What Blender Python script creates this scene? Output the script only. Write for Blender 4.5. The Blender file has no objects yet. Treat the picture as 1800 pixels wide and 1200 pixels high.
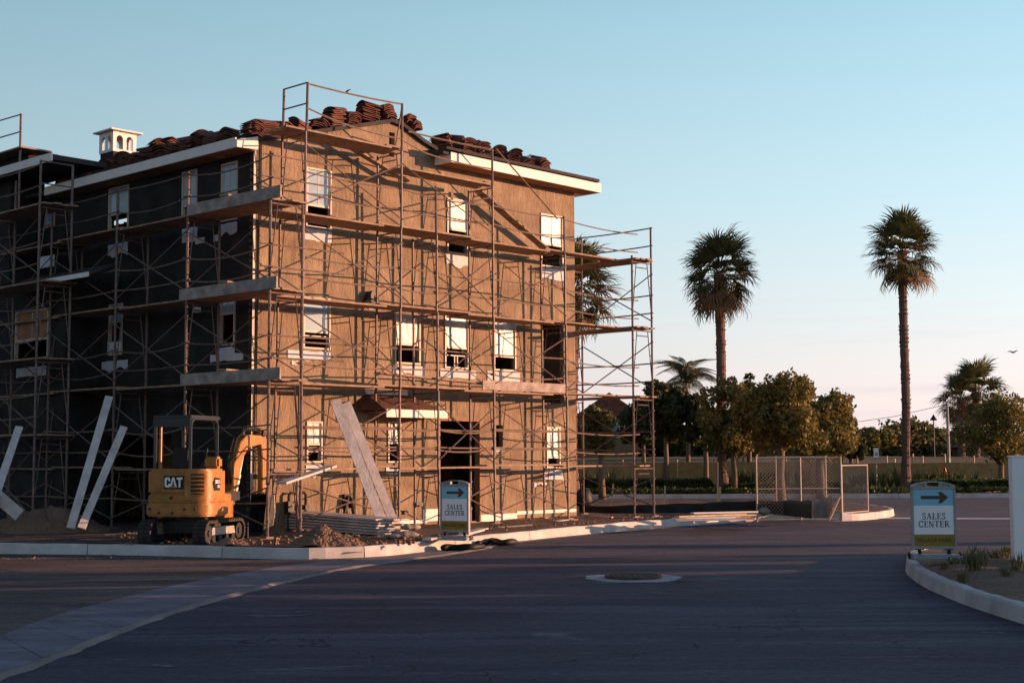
import bpy, math, random
import numpy as np
from mathutils import Vector, Matrix
random.seed(7); rng = np.random.default_rng(7)
S = bpy.context.scene
COL = S.collection
R = math.radians

# ------------------------------------------------------------------ camera, sky, sun, exposure
F = 2500.0; PITCH = 0.0806; ROLL = 0.0041; EYE = 2.0
fw = Vector((0, math.cos(PITCH), math.sin(PITCH))); zc = Vector((0, -math.sin(PITCH), math.cos(PITCH))); xw = Vector((1, 0, 0))
cr_ = xw*math.cos(ROLL) - zc*math.sin(ROLL); cu_ = xw*math.sin(ROLL) + zc*math.cos(ROLL)
camd = bpy.data.cameras.new('camera'); cam = bpy.data.objects.new('camera', camd); COL.objects.link(cam)
camd.sensor_width = 36; camd.lens = F/1800*36; camd.clip_end = 5000; camd.clip_start = .1
m = Matrix.Identity(4)
for i in range(3):
    m[i][0] = cr_[i]; m[i][1] = cu_[i]; m[i][2] = -fw[i]
m[0][3], m[1][3], m[2][3] = 0, 0, EYE
cam.matrix_world = m
S.camera = cam
EYEV = Vector((0, 0, EYE))

SUN_AZ = math.atan2(1.517, 0.153)      # clockwise from +Y
SUN_EL = R(6.2)
SKYK = 5.45
W = bpy.data.worlds.new('World'); S.world = W; W.use_nodes = True
nt = W.node_tree; nt.nodes.clear()
N = nt.nodes.new; Lk = nt.links.new
sky = N('ShaderNodeTexSky'); sky.sky_type = 'NISHITA'; sky.sun_disc = False
sky.sun_elevation = SUN_EL; sky.sun_rotation = SUN_AZ; sky.air_density = 1.0; sky.dust_density = 1.2; sky.ozone_density = 2.2
bg = N('ShaderNodeBackground'); bg.inputs[1].default_value = 0.13
out = N('ShaderNodeOutputWorld')
tc = N('ShaderNodeTexCoord'); sep = N('ShaderNodeSeparateXYZ'); Lk(tc.outputs['Generated'], sep.inputs[0])
mp = N('ShaderNodeMapping'); mp.inputs['Scale'].default_value = (3.0, 3.0, 38.0); Lk(tc.outputs['Generated'], mp.inputs[0])
cn = N('ShaderNodeTexNoise'); cn.inputs['Scale'].default_value = 1.3; cn.inputs['Detail'].default_value = 7; cn.inputs['Roughness'].default_value = .55
Lk(mp.outputs[0], cn.inputs[0])
cr = N('ShaderNodeValToRGB'); cr.color_ramp.elements[0].position = .50; cr.color_ramp.elements[1].position = .72; Lk(cn.outputs[0], cr.inputs[0])
er = N('ShaderNodeValToRGB')            # band of low cloud above the horizon
e = er.color_ramp.elements; e[0].position = .0; e[0].color = (1, 1, 1, 1); e[1].position = .12; e[1].color = (0, 0, 0, 1)
e2 = er.color_ramp.elements.new(.05); e2.color = (.8, .8, .8, 1); Lk(sep.outputs[2], er.inputs[0])
mm = N('ShaderNodeMath'); mm.operation = 'MULTIPLY'; Lk(cr.outputs[0], mm.inputs[0]); Lk(er.outputs[0], mm.inputs[1])
mm2 = N('ShaderNodeMath'); mm2.operation = 'MULTIPLY'; mm2.inputs[1].default_value = .55; Lk(mm.outputs[0], mm2.inputs[0])
# evening colours of the whole sky: pinkish near the horizon, teal above, a little brighter toward the sun
gr = N('ShaderNodeValToRGB'); ge = gr.color_ramp.elements
ge[0].position = 0.0; ge[0].color = (.86, .70, .70, 1); ge[1].position = 1.0; ge[1].color = (.045, .055, .14, 1)
for pos, c_ in ((.04,(.84,.73,.74)),(.10,(.70,.75,.77)),(.18,(.53,.71,.78)),(.30,(.36,.59,.69)),(.5,(.08,.15,.27))):
    k_ = ge.new(pos); k_.color = c_+(1,)
Lk(sep.outputs[2], gr.inputs[0])
sm = N('ShaderNodeMath'); sm.operation = 'MULTIPLY_ADD'; sm.inputs[1].default_value = .55; sm.inputs[2].default_value = .90; Lk(sep.outputs[0], sm.inputs[0])
gm = N('ShaderNodeVectorMath'); gm.operation = 'SCALE'; Lk(gr.outputs[0], gm.inputs[0]); Lk(sm.outputs[0], gm.inputs['Scale'])
g2_ = N('ShaderNodeVectorMath'); g2_.operation = 'SCALE'; g2_.inputs['Scale'].default_value = SKYK; Lk(gm.outputs[0], g2_.inputs[0])
tint = N('ShaderNodeMixRGB'); tint.inputs[0].default_value = .80
Lk(sky.outputs[0], tint.inputs[1]); Lk(g2_.outputs[0], tint.inputs[2])
cm = N('ShaderNodeMixRGB'); Lk(mm2.outputs[0], cm.inputs[0]); Lk(tint.outputs[0], cm.inputs[1]); cm.inputs[2].default_value = (2.9, 2.5, 2.9, 1)
Lk(cm.outputs[0], bg.inputs[0]); Lk(bg.outputs[0], out.inputs[0])

sd = bpy.data.lights.new('sun', 'SUN'); sd.energy = 5.0; sd.angle = R(.45); sd.color = (1, .51, .28)
so = bpy.data.objects.new('sun', sd); COL.objects.link(so)
sdir = Vector((math.sin(SUN_AZ)*math.cos(SUN_EL), math.cos(SUN_AZ)*math.cos(SUN_EL), math.sin(SUN_EL)))
so.rotation_euler = sdir.to_track_quat('Z', 'Y').to_euler()
vs = S.view_settings; vs.view_transform = 'Standard'; vs.look = 'None'; vs.exposure = 0.85; vs.gamma = 1; vs.use_curve_mapping = False
S.cycles.max_bounces = 6

# ------------------------------------------------------------------ helpers
def ray(px, py):
    return (fw*F + cr_*(px-900) + cu_*(600-py)).normalized()
def gnd(px, py, z=0.0):
    d = ray(px, py); t = (z-EYE)/d.z
    return EYEV + d*t
def atY(px, py, Y):
    d = ray(px, py); return EYEV + d*(Y/d.y)
YAW = 0.81628
U = Vector((math.cos(YAW), math.sin(YAW), 0)); V = Vector((-math.sin(YAW), math.cos(YAW), 0))
O = Vector((-6.19, 33.77, 0))
def loc(p):
    q = p-O; return Vector((q.dot(U), q.dot(V), p.z))
def front(px, py, v=0.0):       # pixel -> (u, z) on the plane v = const
    d = ray(px, py); t = ((O + V*v) - EYEV).dot(V)/d.dot(V)
    q = loc(EYEV + d*t); return q.x, q.z
def left(px, py, u=0.0):        # pixel -> (v, z) on the plane u = const
    d = ray(px, py); t = ((O + U*u) - EYEV).dot(U)/d.dot(U)
    q = loc(EYEV + d*t); return q.y, q.z

class MB:
    def __init__(s): s.v = []; s.f = []; s.smooth = False
    def quad(s, *p):
        n = len(s.v); s.v += [tuple(q) for q in p]; s.f.append(tuple(range(n, n+len(p)))); return s
    def box(s, c, d, M=None):
        n = len(s.v); x, y, z = d[0]/2, d[1]/2, d[2]/2
        for a in ((-x,-y,-z),(x,-y,-z),(x,y,-z),(-x,y,-z),(-x,-y,z),(x,-y,z),(x,y,z),(-x,y,z)):
            p = Vector(a)
            if M is not None: p = M @ p
            s.v.append(tuple(p + Vector(c)))
        for q in ((0,3,2,1),(4,5,6,7),(0,1,5,4),(1,2,6,5),(2,3,7,6),(3,0,4,7)): s.f.append(tuple(n+i for i in q))
        return s
    def span(s, a, b):
        a = Vector(a); b = Vector(b); d = b-a
        return s.box((a+b)/2, (abs(d.x), abs(d.y), abs(d.z)))
    def bar(s, p0, p1, w, h, up=(0,0,1)):
        p0 = Vector(p0); p1 = Vector(p1); y = (p1-p0); L = y.length; y.normalize()
        x = y.cross(Vector(up)).normalized(); z = x.cross(y)
        M = Matrix((x, y, z)).transposed()
        return s.box((p0+p1)/2, (w, L, h), M)
    def tube(s, p0, p1, r, n=6, r1=None, cap=True):
        return s.path([p0, p1], [r, r if r1 is None else r1], n, cap)
    def path(s, pts, rs, n=6, cap=True):
        pts = [Vector(p) for p in pts]
        if not hasattr(rs, '__len__'): rs = [rs]*len(pts)
        base = len(s.v); ref = None
        for i, p in enumerate(pts):
            t = (pts[min(i+1, len(pts)-1)] - pts[max(i-1, 0)]).normalized()
            if ref is None: ref = Vector((0,0,1)) if abs(t.z) < .9 else Vector((1,0,0))
            a = t.cross(ref).normalized(); b = t.cross(a); ref = -b if False else ref
            for k in range(n):
                w = 2*math.pi*k/n
                s.v.append(tuple(p + (a*math.cos(w) + b*math.sin(w))*rs[i]))
        for i in range(len(pts)-1):
            for k in range(n):
                a0 = base+i*n+k; a1 = base+i*n+(k+1) % n
                s.f.append((a0, a1, a1+n, a0+n))
        if cap:
            s.f.append(tuple(base+k for k in range(n))[::-1]); s.f.append(tuple(base+(len(pts)-1)*n+k for k in range(n)))
        return s
    def prism(s, poly, z0, z1, fn=None):        # poly: list of (x, y)
        n = len(s.v); k = len(poly); f = fn or (lambda x, y, z: (x, y, z))
        for z in (z0, z1):
            for x, y in poly: s.v.append(tuple(f(x, y, z)))
        s.f.append(tuple(n+i for i in range(k))[::-1]); s.f.append(tuple(n+k+i for i in range(k)))
        for i in range(k): s.f.append((n+i, n+(i+1) % k, n+k+(i+1) % k, n+k+i))
        return s
    def lathe(s, prof, c=(0,0,0), n=16):
        base = len(s.v)
        for r, z in prof:
            for k in range(n):
                w = 2*math.pi*k/n; s.v.append((c[0]+r*math.cos(w), c[1]+r*math.sin(w), c[2]+z))
        for i in range(len(prof)-1):
            for k in range(n):
                a0 = base+i*n+k; a1 = base+i*n+(k+1) % n; s.f.append((a0, a1, a1+n, a0+n))
        return s
    def mesh(s, name, mat, smooth=False, bevel=0):
        me = bpy.data.meshes.new(name); me.from_pydata(s.v, [], s.f); me.materials.append(mat)
        if bevel:
            import bmesh
            bm = bmesh.new(); bm.from_mesh(me); bmesh.ops.remove_doubles(bm, verts=bm.verts, dist=1e-5)
            ed = [e_ for e_ in bm.edges if len(e_.link_faces) == 2 and e_.calc_face_angle(0) > .5]
            bmesh.ops.bevel(bm, geom=ed, offset=bevel, segments=2, affect='EDGES', clamp_overlap=True); bm.to_mesh(me); bm.free()
        if smooth:
            for p in me.polygons: p.use_smooth = True
        me.update(); return me
    def build(s, name, mat, parent=None, smooth=False, bevel=0, **k):
        return link(name, s.mesh(name, mat, smooth, bevel), parent, **k)
def link(name, me, parent=None, loc=None, rot=None, label=None, cat=None, group=None, kind=None, scale=None):
    o = bpy.data.objects.new(name, me); COL.objects.link(o)
    if parent is not None: o.parent = parent
    if loc is not None: o.location = loc
    if rot is not None: o.rotation_euler = rot
    if scale is not None: o.scale = scale
    tag(o, label, cat, group, kind); return o
def tag(o, label=None, cat=None, group=None, kind=None):
    for k, v in (('label', label), ('category', cat), ('group', group), ('kind', kind)):
        if v: o[k] = v
    return o
def thing(name, label, cat, loc=(0,0,0), rz=0, group=None, kind=None):
    o = bpy.data.objects.new(name, None); COL.objects.link(o); o.location = loc; o.rotation_euler = (0,0,rz)
    o.empty_display_size = .2
    return tag(o, label, cat, group, kind)
def copy_tree(o, parent=None):
    c = o.copy(); COL.objects.link(c); c.parent = parent
    for ch in [k for k in o.children]: copy_tree(ch, c)
    return c

# ------------------------------------------------------------------ materials
def mat(name, col, rough=.8, var=.15, scale=4, bump=.0, bscale=30, metal=0, col2=None, stretch=(1,1,1), spec=.3, detail=5, bdist=.02, bstretch=None, trans=0):
    M = bpy.data.materials.new(name); M.use_nodes = True; t = M.node_tree; b = t.nodes['Principled BSDF']
    b.inputs['Roughness'].default_value = rough; b.inputs['Metallic'].default_value = metal
    b.inputs['Specular IOR Level'].default_value = spec
    if trans: b.inputs['Transmission Weight'].default_value = trans
    c1 = tuple(max(0, c*(1-var)) for c in col)+(1,); c2 = tuple(col2)+(1,) if col2 else tuple(min(1, c*(1+var)) for c in col)+(1,)
    tcn = t.nodes.new('ShaderNodeTexCoord'); mpn = t.nodes.new('ShaderNodeMapping'); mpn.inputs['Scale'].default_value = stretch
    t.links.new(tcn.outputs['Object'], mpn.inputs[0])
    n = t.nodes.new('ShaderNodeTexNoise'); n.inputs['Scale'].default_value = scale; n.inputs['Detail'].default_value = detail; n.inputs['Roughness'].default_value = .62
    t.links.new(mpn.outputs[0], n.inputs[0])
    r = t.nodes.new('ShaderNodeValToRGB'); r.color_ramp.elements[0].position = .32; r.color_ramp.elements[1].position = .68
    r.color_ramp.elements[0].color = c1; r.color_ramp.elements[1].color = c2
    t.links.new(n.outputs[0], r.inputs[0]); t.links.new(r.outputs[0], b.inputs['Base Color'])
    if bump:
        mp2 = t.nodes.new('ShaderNodeMapping'); mp2.inputs['Scale'].default_value = bstretch or stretch; t.links.new(tcn.outputs['Object'], mp2.inputs[0])
        n2 = t.nodes.new('ShaderNodeTexNoise'); n2.inputs['Scale'].default_value = bscale; n2.inputs['Detail'].default_value = 6; t.links.new(mp2.outputs[0], n2.inputs[0])
        bn = t.nodes.new('ShaderNodeBump'); bn.inputs['Strength'].default_value = bump; bn.inputs['Distance'].default_value = bdist
        t.links.new(n2.outputs[0], bn.inputs['Height']); t.links.new(bn.outputs[0], b.inputs['Normal'])
    return M
def nodes(M): return M.node_tree, M.node_tree.nodes['Principled BSDF']

m_pipe = mat('galvanised_pipe', (.17,.12,.105), .6, .4, 9, metal=.1, spec=.3)
m_pipe_rust = mat('rusty_pipe', (.22,.12,.08), .7, .35, 9, metal=.2)
m_plank = mat('scaffold_plank', (.30,.205,.145), .85, .4, 3, .4, 25, stretch=(2,2,8))
m_board = mat('grey_board', (.48,.44,.42), .85, .2, 3, .4, 18)
m_toe = mat('toe_board_wood', (.34,.275,.245), .88, .35, 3, .5, 16)
m_lean = mat('pale_leaning_board', (.62,.56,.54), .85, .2, 3, .4, 18)
m_rope = mat('guard_rail_wood', (.22,.155,.12), .85, .25, 8)
m_white = mat('primed_fascia', (.78,.73,.69), .6, .06, 4, .15, 20)
m_frame = mat('window_vinyl', (.50,.42,.36), .45, .06, 6)
m_film = mat('protective_film', (.40,.40,.40), .35, .3, 3.5, .9, 6, spec=.4)
m_glass = mat('window_glass', (.16,.2,.22), .06, .1, 2, spec=1.0)
m_glass_pale = mat('sky_tinted_glass', (.25,.34,.43), .12, .12, 3, spec=.8)  # bluish sky reflection painted into the base colour of the panes
m_paper = mat('flashing_paper', (.68,.68,.70), .7, .12, 7, .6, 14, col2=(.50,.52,.60))
m_dark = mat('interior_dark', (.03,.026,.024), .9, .3, 2)
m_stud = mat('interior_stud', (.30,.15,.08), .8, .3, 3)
m_roof = mat('roof_felt', (.045,.04,.042), .9, .25, 3, .3, 12)
m_tile = mat('clay_tile', (.13,.052,.038), .85, .5, 4, .3, 30)
m_tile_rim = m_tile
m_concrete = mat('kerb_concrete', (.50,.47,.46), .85, .26, 1.1, .5, 40, detail=9, bdist=.01)
m_gutter = mat('gutter_concrete', (.19,.17,.19), .85, .38, 1.0, .7, 24, detail=12, stretch=(1,1.6,1), bdist=.01)
m_green = mat('screen_fabric', (.31,.20,.085), .9, .2, 2, .3, 10)
m_black = mat('black_plastic', (.012,.012,.013), .6, .3, 4, .4, 6)
m_wood_post = mat('pale_wood', (.50,.36,.23), .8, .2, 6)
m_trunk = mat('palm_bark', (.17,.105,.085), .9, .4, 10, .9, 26, stretch=(1,1,3), bdist=.05)
m_bark = mat('tree_bark', (.17,.12,.085), .9, .35, 8, .8, 20)
m_yellow = mat('yellow_paint', (.36,.142,.024), .45, .34, 5, .3, 20, spec=.5, detail=10)
m_steel = mat('dark_steel', (.035,.036,.04), .5, .3, 6, .2, 20, metal=.4)
m_canopy = mat('canopy_paint', (.014,.02,.024), .35, .2, 3, spec=.5)
m_rubber = mat('track_rubber', (.04,.034,.03), .85, .35, 6, .5, 25)
m_bucket = mat('worn_steel', (.34,.31,.28), .5, .3, 6, metal=.3)
m_signframe = mat('grey_sign_plastic', (.30,.29,.29), .5, .1, 5)
m_signwhite = mat('sign_white', (.84,.84,.86), .5, .03, 3)
m_signblue = mat('sign_blue', (.24,.50,.66), .5, .03, 3)
m_signolive = mat('sign_olive', (.27,.18,.02), .5, .06, 3)
m_ink = mat('sign_ink', (.035,.025,.03), .6, .1, 3)
m_ink_brown = mat('sign_brown_ink', (.09,.05,.03), .6, .1, 3)
m_blackdecal = mat('black_decal', (.01,.01,.01), .4, .1, 3)
m_whitedecal = mat('white_decal', (.8,.8,.78), .4, .03, 3)
m_lath_mason = mat('bare_plaster', (.45,.36,.28), .9, .25, 8, .5, 20)
m_iron = mat('manhole_iron', (.11,.07,.05), .7, .3, 12, .6, 60, metal=.3)

# wall paper: brown-black felt behind stucco wire: laps, wrinkles, fine wire grid
def make_felt(name, c1, c2, st=(3.6, 3.6, 1.3)):
    M = mat(name, c1, .85, .12, 1.3, 0, detail=12, col2=c2, spec=.15)
    t, b = nodes(M); n = t.nodes.new; l = t.links.new
    tcn = n('ShaderNodeTexCoord')
    mp1 = n('ShaderNodeMapping'); mp1.inputs['Scale'].default_value = st; l(tcn.outputs['Object'], mp1.inputs[0])
    w = n('ShaderNodeTexNoise'); w.inputs['Scale'].default_value = 1.6; w.inputs['Detail'].default_value = 5; w.inputs['Distortion'].default_value = .8; l(mp1.outputs[0], w.inputs[0])
    sp = n('ShaderNodeSeparateXYZ'); l(tcn.outputs['Object'], sp.inputs[0])
    fr = n('ShaderNodeMath'); fr.operation = 'MULTIPLY'; fr.inputs[1].default_value = 1.1; l(sp.outputs[2], fr.inputs[0])
    fr2 = n('ShaderNodeMath'); fr2.operation = 'FRACT'; l(fr.outputs[0], fr2.inputs[0])
    lp = n('ShaderNodeMath'); lp.operation = 'LESS_THAN'; lp.inputs[1].default_value = .03; l(fr2.outputs[0], lp.inputs[0])
    g = n('ShaderNodeTexNoise'); g.inputs['Scale'].default_value = 22; g.inputs['Detail'].default_value = 4; l(tcn.outputs['Object'], g.inputs[0])
    a1 = n('ShaderNodeMath'); a1.operation = 'MULTIPLY_ADD'; a1.inputs[1].default_value = .55; l(g.outputs[0], a1.inputs[0]); l(w.outputs[0], a1.inputs[2])
    a2 = n('ShaderNodeMath'); a2.operation = 'MULTIPLY_ADD'; a2.inputs[1].default_value = -.10; l(lp.outputs[0], a2.inputs[0]); l(a1.outputs[0], a2.inputs[2])
    bn = n('ShaderNodeBump'); bn.inputs['Strength'].default_value = .6; bn.inputs['Distance'].default_value = .07; l(a2.outputs[0], bn.inputs['Height']); l(bn.outputs[0], b.inputs['Normal'])
    return M
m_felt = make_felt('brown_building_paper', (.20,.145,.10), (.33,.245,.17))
m_felt_dark = make_felt('darker_building_paper', (.022,.021,.022), (.044,.040,.039), (1.0, 1.0, 4.0))  # darker tone of the building paper for the side, wing and back walls

def make_ground(name, c1, c2, c3, s1=.25, s2=3, rough=.9, bump=.5, bs=25, bd=.02, stretch=(1,1,1), spec=.25):
    M = bpy.data.materials.new(name); M.use_nodes = True; t, b = nodes(M); n = t.nodes.new; l = t.links.new
    b.inputs['Roughness'].default_value = rough; b.inputs['Specular IOR Level'].default_value = spec
    tcn = n('ShaderNodeTexCoord'); mpn = n('ShaderNodeMapping'); mpn.inputs['Scale'].default_value = stretch; l(tcn.outputs['Object'], mpn.inputs[0])
    a = n('ShaderNodeTexNoise'); a.inputs['Scale'].default_value = s1; a.inputs['Detail'].default_value = 8; a.inputs['Roughness'].default_value = .6; a.inputs['Distortion'].default_value = .4; l(mpn.outputs[0], a.inputs[0])
    c = n('ShaderNodeTexNoise'); c.inputs['Scale'].default_value = s2; c.inputs['Detail'].default_value = 10; c.inputs['Roughness'].default_value = .75; l(mpn.outputs[0], c.inputs[0])
    r = n('ShaderNodeValToRGB'); r.color_ramp.elements[0].position = .35; r.color_ramp.elements[1].position = .65
    r.color_ramp.elements[0].color = c1+(1,); r.color_ramp.elements[1].color = c2+(1,); l(a.outputs[0], r.inputs[0])
    r2 = n('ShaderNodeValToRGB'); r2.color_ramp.elements[0].position = .55; r2.color_ramp.elements[1].position = .75; l(c.outputs[0], r2.inputs[0])
    mx = n('ShaderNodeMixRGB'); l(r2.outputs[0], mx.inputs[0]); l(r.outputs[0], mx.inputs[1]); mx.inputs[2].default_value = c3+(1,)
    l(mx.outputs[0], b.inputs['Base Color'])
    f = n('ShaderNodeTexNoise'); f.inputs['Scale'].default_value = bs; f.inputs['Detail'].default_value = 8; l(tcn.outputs['Object'], f.inputs[0])
    bn = n('ShaderNodeBump'); bn.inputs['Strength'].default_value = bump; bn.inputs['Distance'].default_value = bd; l(f.outputs[0], bn.inputs['Height']); l(bn.outputs[0], b.inputs['Normal'])
    return M
m_asphalt = make_ground('asphalt', (.055,.046,.056), (.095,.080,.090), (.14,.122,.125), .30, 1.6, .85, .8, 45, .02, (.8,.35,1))
def make_asphalt(name, base, light, dusty):
    M = bpy.data.materials.new(name); M.use_nodes = True; t, b = nodes(M); n = t.nodes.new; l = t.links.new
    b.inputs['Roughness'].default_value = .82; b.inputs['Specular IOR Level'].default_value = .3
    tcn = n('ShaderNodeTexCoord')
    def noise(sc, st, det=6, ro=.6, dist=0):
        mp_ = n('ShaderNodeMapping'); mp_.inputs['Scale'].default_value = st; l(tcn.outputs['Object'], mp_.inputs[0])
        q_ = n('ShaderNodeTexNoise'); q_.inputs['Scale'].default_value = sc; q_.inputs['Detail'].default_value = det; q_.inputs['Roughness'].default_value = ro; q_.inputs['Distortion'].default_value = dist; l(mp_.outputs[0], q_.inputs[0]); return q_.outputs[0]
    def ramp(v, a, c):
        r_ = n('ShaderNodeValToRGB'); r_.color_ramp.elements[0].position = a; r_.color_ramp.elements[1].position = c; l(v, r_.inputs[0]); return r_.outputs[0]
    def mix(f, a, c, mode='MIX', k=None):
        m_ = n('ShaderNodeMixRGB'); m_.blend_type = mode
        if k is None: l(f, m_.inputs[0])
        else: m_.inputs[0].default_value = k
        for i_, v in ((1, a), (2, c)):
            if isinstance(v, tuple): m_.inputs[i_].default_value = v+(1,)
            else: l(v, m_.inputs[i_])
        return m_.outputs[0]
    c_ = mix(ramp(noise(.45, (.6,1,1), 8, .62, .5), .38, .62), base, light)
    c_ = mix(ramp(noise(1.0, (.12,1.3,1), 6, .65, .3), .50, .68), c_, tuple(x*1.5 for x in light))
    c_ = mix(ramp(noise(.5, (.5,1,1), 10, .72, .8), .60, .70), c_, dusty)
    c_ = mix(ramp(noise(.8, (1,1,1), 4, .6, 1.0), .66, .74), c_, tuple(x*.45 for x in base))
    c_ = mix(None, c_, ramp(noise(55, (1,1,1), 3, .7), .30, .70), 'OVERLAY', .55)
    c_ = mix(None, c_, ramp(noise(9, (1,1,1), 8, .75), .32, .70), 'OVERLAY', .42)
    v = n('ShaderNodeTexVoronoi'); v.feature = 'DISTANCE_TO_EDGE'; v.inputs['Scale'].default_value = .22
    mp_ = n('ShaderNodeMapping'); l(tcn.outputs['Object'], mp_.inputs[0])
    wn = n('ShaderNodeTexNoise'); wn.inputs['Scale'].default_value = 1.5; wn.inputs['Detail'].default_value = 6; l(tcn.outputs['Object'], wn.inputs[0])
    ad = n('ShaderNodeVectorMath'); ad.operation = 'MULTIPLY_ADD'; ad.inputs[1].default_value = (.9,.9,.9); l(wn.outputs['Color'], ad.inputs[0]); l(tcn.outputs['Object'], ad.inputs[2]); l(ad.outputs[0], v.inputs['Vector'])
    lt = n('ShaderNodeMath'); lt.operation = 'LESS_THAN'; lt.inputs[1].default_value = .0022; l(v.outputs[0], lt.inputs[0])
    c_ = mix(lt.outputs[0], c_, tuple(x*.35 for x in base))
    l(c_, b.inputs['Base Color'])
    bn = n('ShaderNodeBump'); bn.inputs['Strength'].default_value = .9; bn.inputs['Distance'].default_value = .012; l(noise(60, (1,1,1), 4, .7), bn.inputs['Height']); l(bn.outputs[0], b.inputs['Normal'])
    return M
m_asphalt = make_asphalt('worn_asphalt', (.044,.038,.056), (.074,.065,.088), (.20,.185,.19))
m_sideroad = make_asphalt('dusty_asphalt', (.072,.056,.055), (.125,.095,.085), (.22,.17,.14))
m_dirt = make_ground('bare_dirt', (.10,.065,.05), (.17,.11,.085), (.28,.20,.15), .6, 5, .95, .9, 14, .05)
m_soil = make_ground('heaped_soil', (.17,.105,.07), (.26,.165,.11), (.36,.25,.17), 1.2, 9, .95, 1, 18, .06)
m_field = make_ground('dry_field', (.13,.09,.05), (.19,.135,.07), (.24,.17,.095), .1, 1, .95, .4, 5, .05)
m_dust = make_ground('pale_dust', (.20,.17,.15), (.30,.26,.23), (.36,.31,.28), 1, 9, .95, .5, 30, .02)
m_planting = make_ground('planting_soil', (.04,.045,.02), (.07,.06,.035), (.05,.07,.025), .5, 4, .95, .9, 12, .05)

def leafmat(name, c1, c2, scale=.9, trans=.25):
    M = bpy.data.materials.new(name); M.use_nodes = True; t, b = nodes(M); n = t.nodes.new; l = t.links.new
    tcn = n('ShaderNodeTexCoord'); a = n('ShaderNodeTexNoise'); a.inputs['Scale'].default_value = scale; a.inputs['Detail'].default_value = 4; l(tcn.outputs['Object'], a.inputs[0])
    r = n('ShaderNodeValToRGB'); r.color_ramp.elements[0].position = .35; r.color_ramp.elements[1].position = .65
    r.color_ramp.elements[0].color = c1+(1,); r.color_ramp.elements[1].color = c2+(1,); l(a.outputs[0], r.inputs[0])
    l(r.outputs[0], b.inputs['Base Color']); b.inputs['Roughness'].default_value = .6; b.inputs['Specular IOR Level'].default_value = .25
    tr = n('ShaderNodeBsdfTranslucent'); l(r.outputs[0], tr.inputs[0]); mx = n('ShaderNodeMixShader'); mx.inputs[0].default_value = trans
    l(b.outputs[0], mx.inputs[1]); l(tr.outputs[0], mx.inputs[2]); l(mx.outputs[0], t.nodes['Material Output'].inputs[0])
    return M
m_leaf = leafmat('street_tree_leaves', (.12,.115,.032), (.26,.20,.06))
m_leaf_dark = leafmat('dark_leaves', (.04,.055,.022), (.095,.09,.035))
m_leaf_olive = leafmat('olive_leaves', (.085,.095,.035), (.17,.15,.06))
m_leaf_hedge = leafmat('hedge_leaves', (.04,.06,.018), (.09,.11,.035), 2)
m_frond = leafmat('palm_frond', (.055,.07,.028), (.13,.12,.045), 1.2)
m_frond_dead = leafmat('dry_palm_frond', (.17,.085,.045), (.28,.15,.075), 1.2)
m_strap = leafmat('strap_leaves', (.05,.08,.025), (.13,.14,.05), 2)
m_weed = leafmat('weed_leaves', (.06,.08,.03), (.20,.17,.08), 3)

# ------------------------------------------------------------------ ground, roads, kerbs
LOTZ = .24
def spline(pts, step):
    pts = [Vector(p) for p in pts]; outp = []
    for i in range(len(pts)-1):
        p0 = pts[max(i-1, 0)]; p1 = pts[i]; p2 = pts[i+1]; p3 = pts[min(i+2, len(pts)-1)]
        n = max(1, int((p2-p1).length/step))
        for k in range(n):
            t = k/n
            outp.append(.5*((2*p1)+(p2-p0)*t+(2*p0-5*p1+4*p2-p3)*t*t+(3*p1-p0-3*p2+p3)*t**3))
    outp.append(pts[-1]); return outp
def vnoise(x, y, s=1.0, seed=0):
    x = x*s+seed*17.3; y = y*s+seed*9.1
    return (math.sin(x*1.3+math.sin(y*1.7+x*.5)*1.4)+math.sin(y*1.9+math.sin(x*1.1+2)*1.3)+.5*math.sin(x*4.1+y*3.3+math.sin(y*5)))/2.5
def loft(a, b, rows, zf, name, mt, **k):
    n = len(a); vs_ = []; fs = []
    for j in range(rows+1):
        t = j/rows
        for i in range(n):
            p = a[i].lerp(b[i], t); vs_.append((p.x, p.y, zf(p.x, p.y, t, i/(n-1))))
    for j in range(rows):
        for i in range(n-1):
            q = j*n+i; fs.append((q, q+1, q+n+1, q+n))
    q = MB(); q.v = vs_; q.f = fs
    return q.build(name, mt, smooth=True, **k)

MB().quad((-900,-200,-.06),(900,-200,-.06),(900,1500,-.06),(-900,1500,-.06)).build('ground', m_field, kind='structure')
MB().quad((-70,-30,0),(90,-30,0),(90,67.5,0),(-70,67.5,0)).build('road', m_asphalt, kind='structure')

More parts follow.
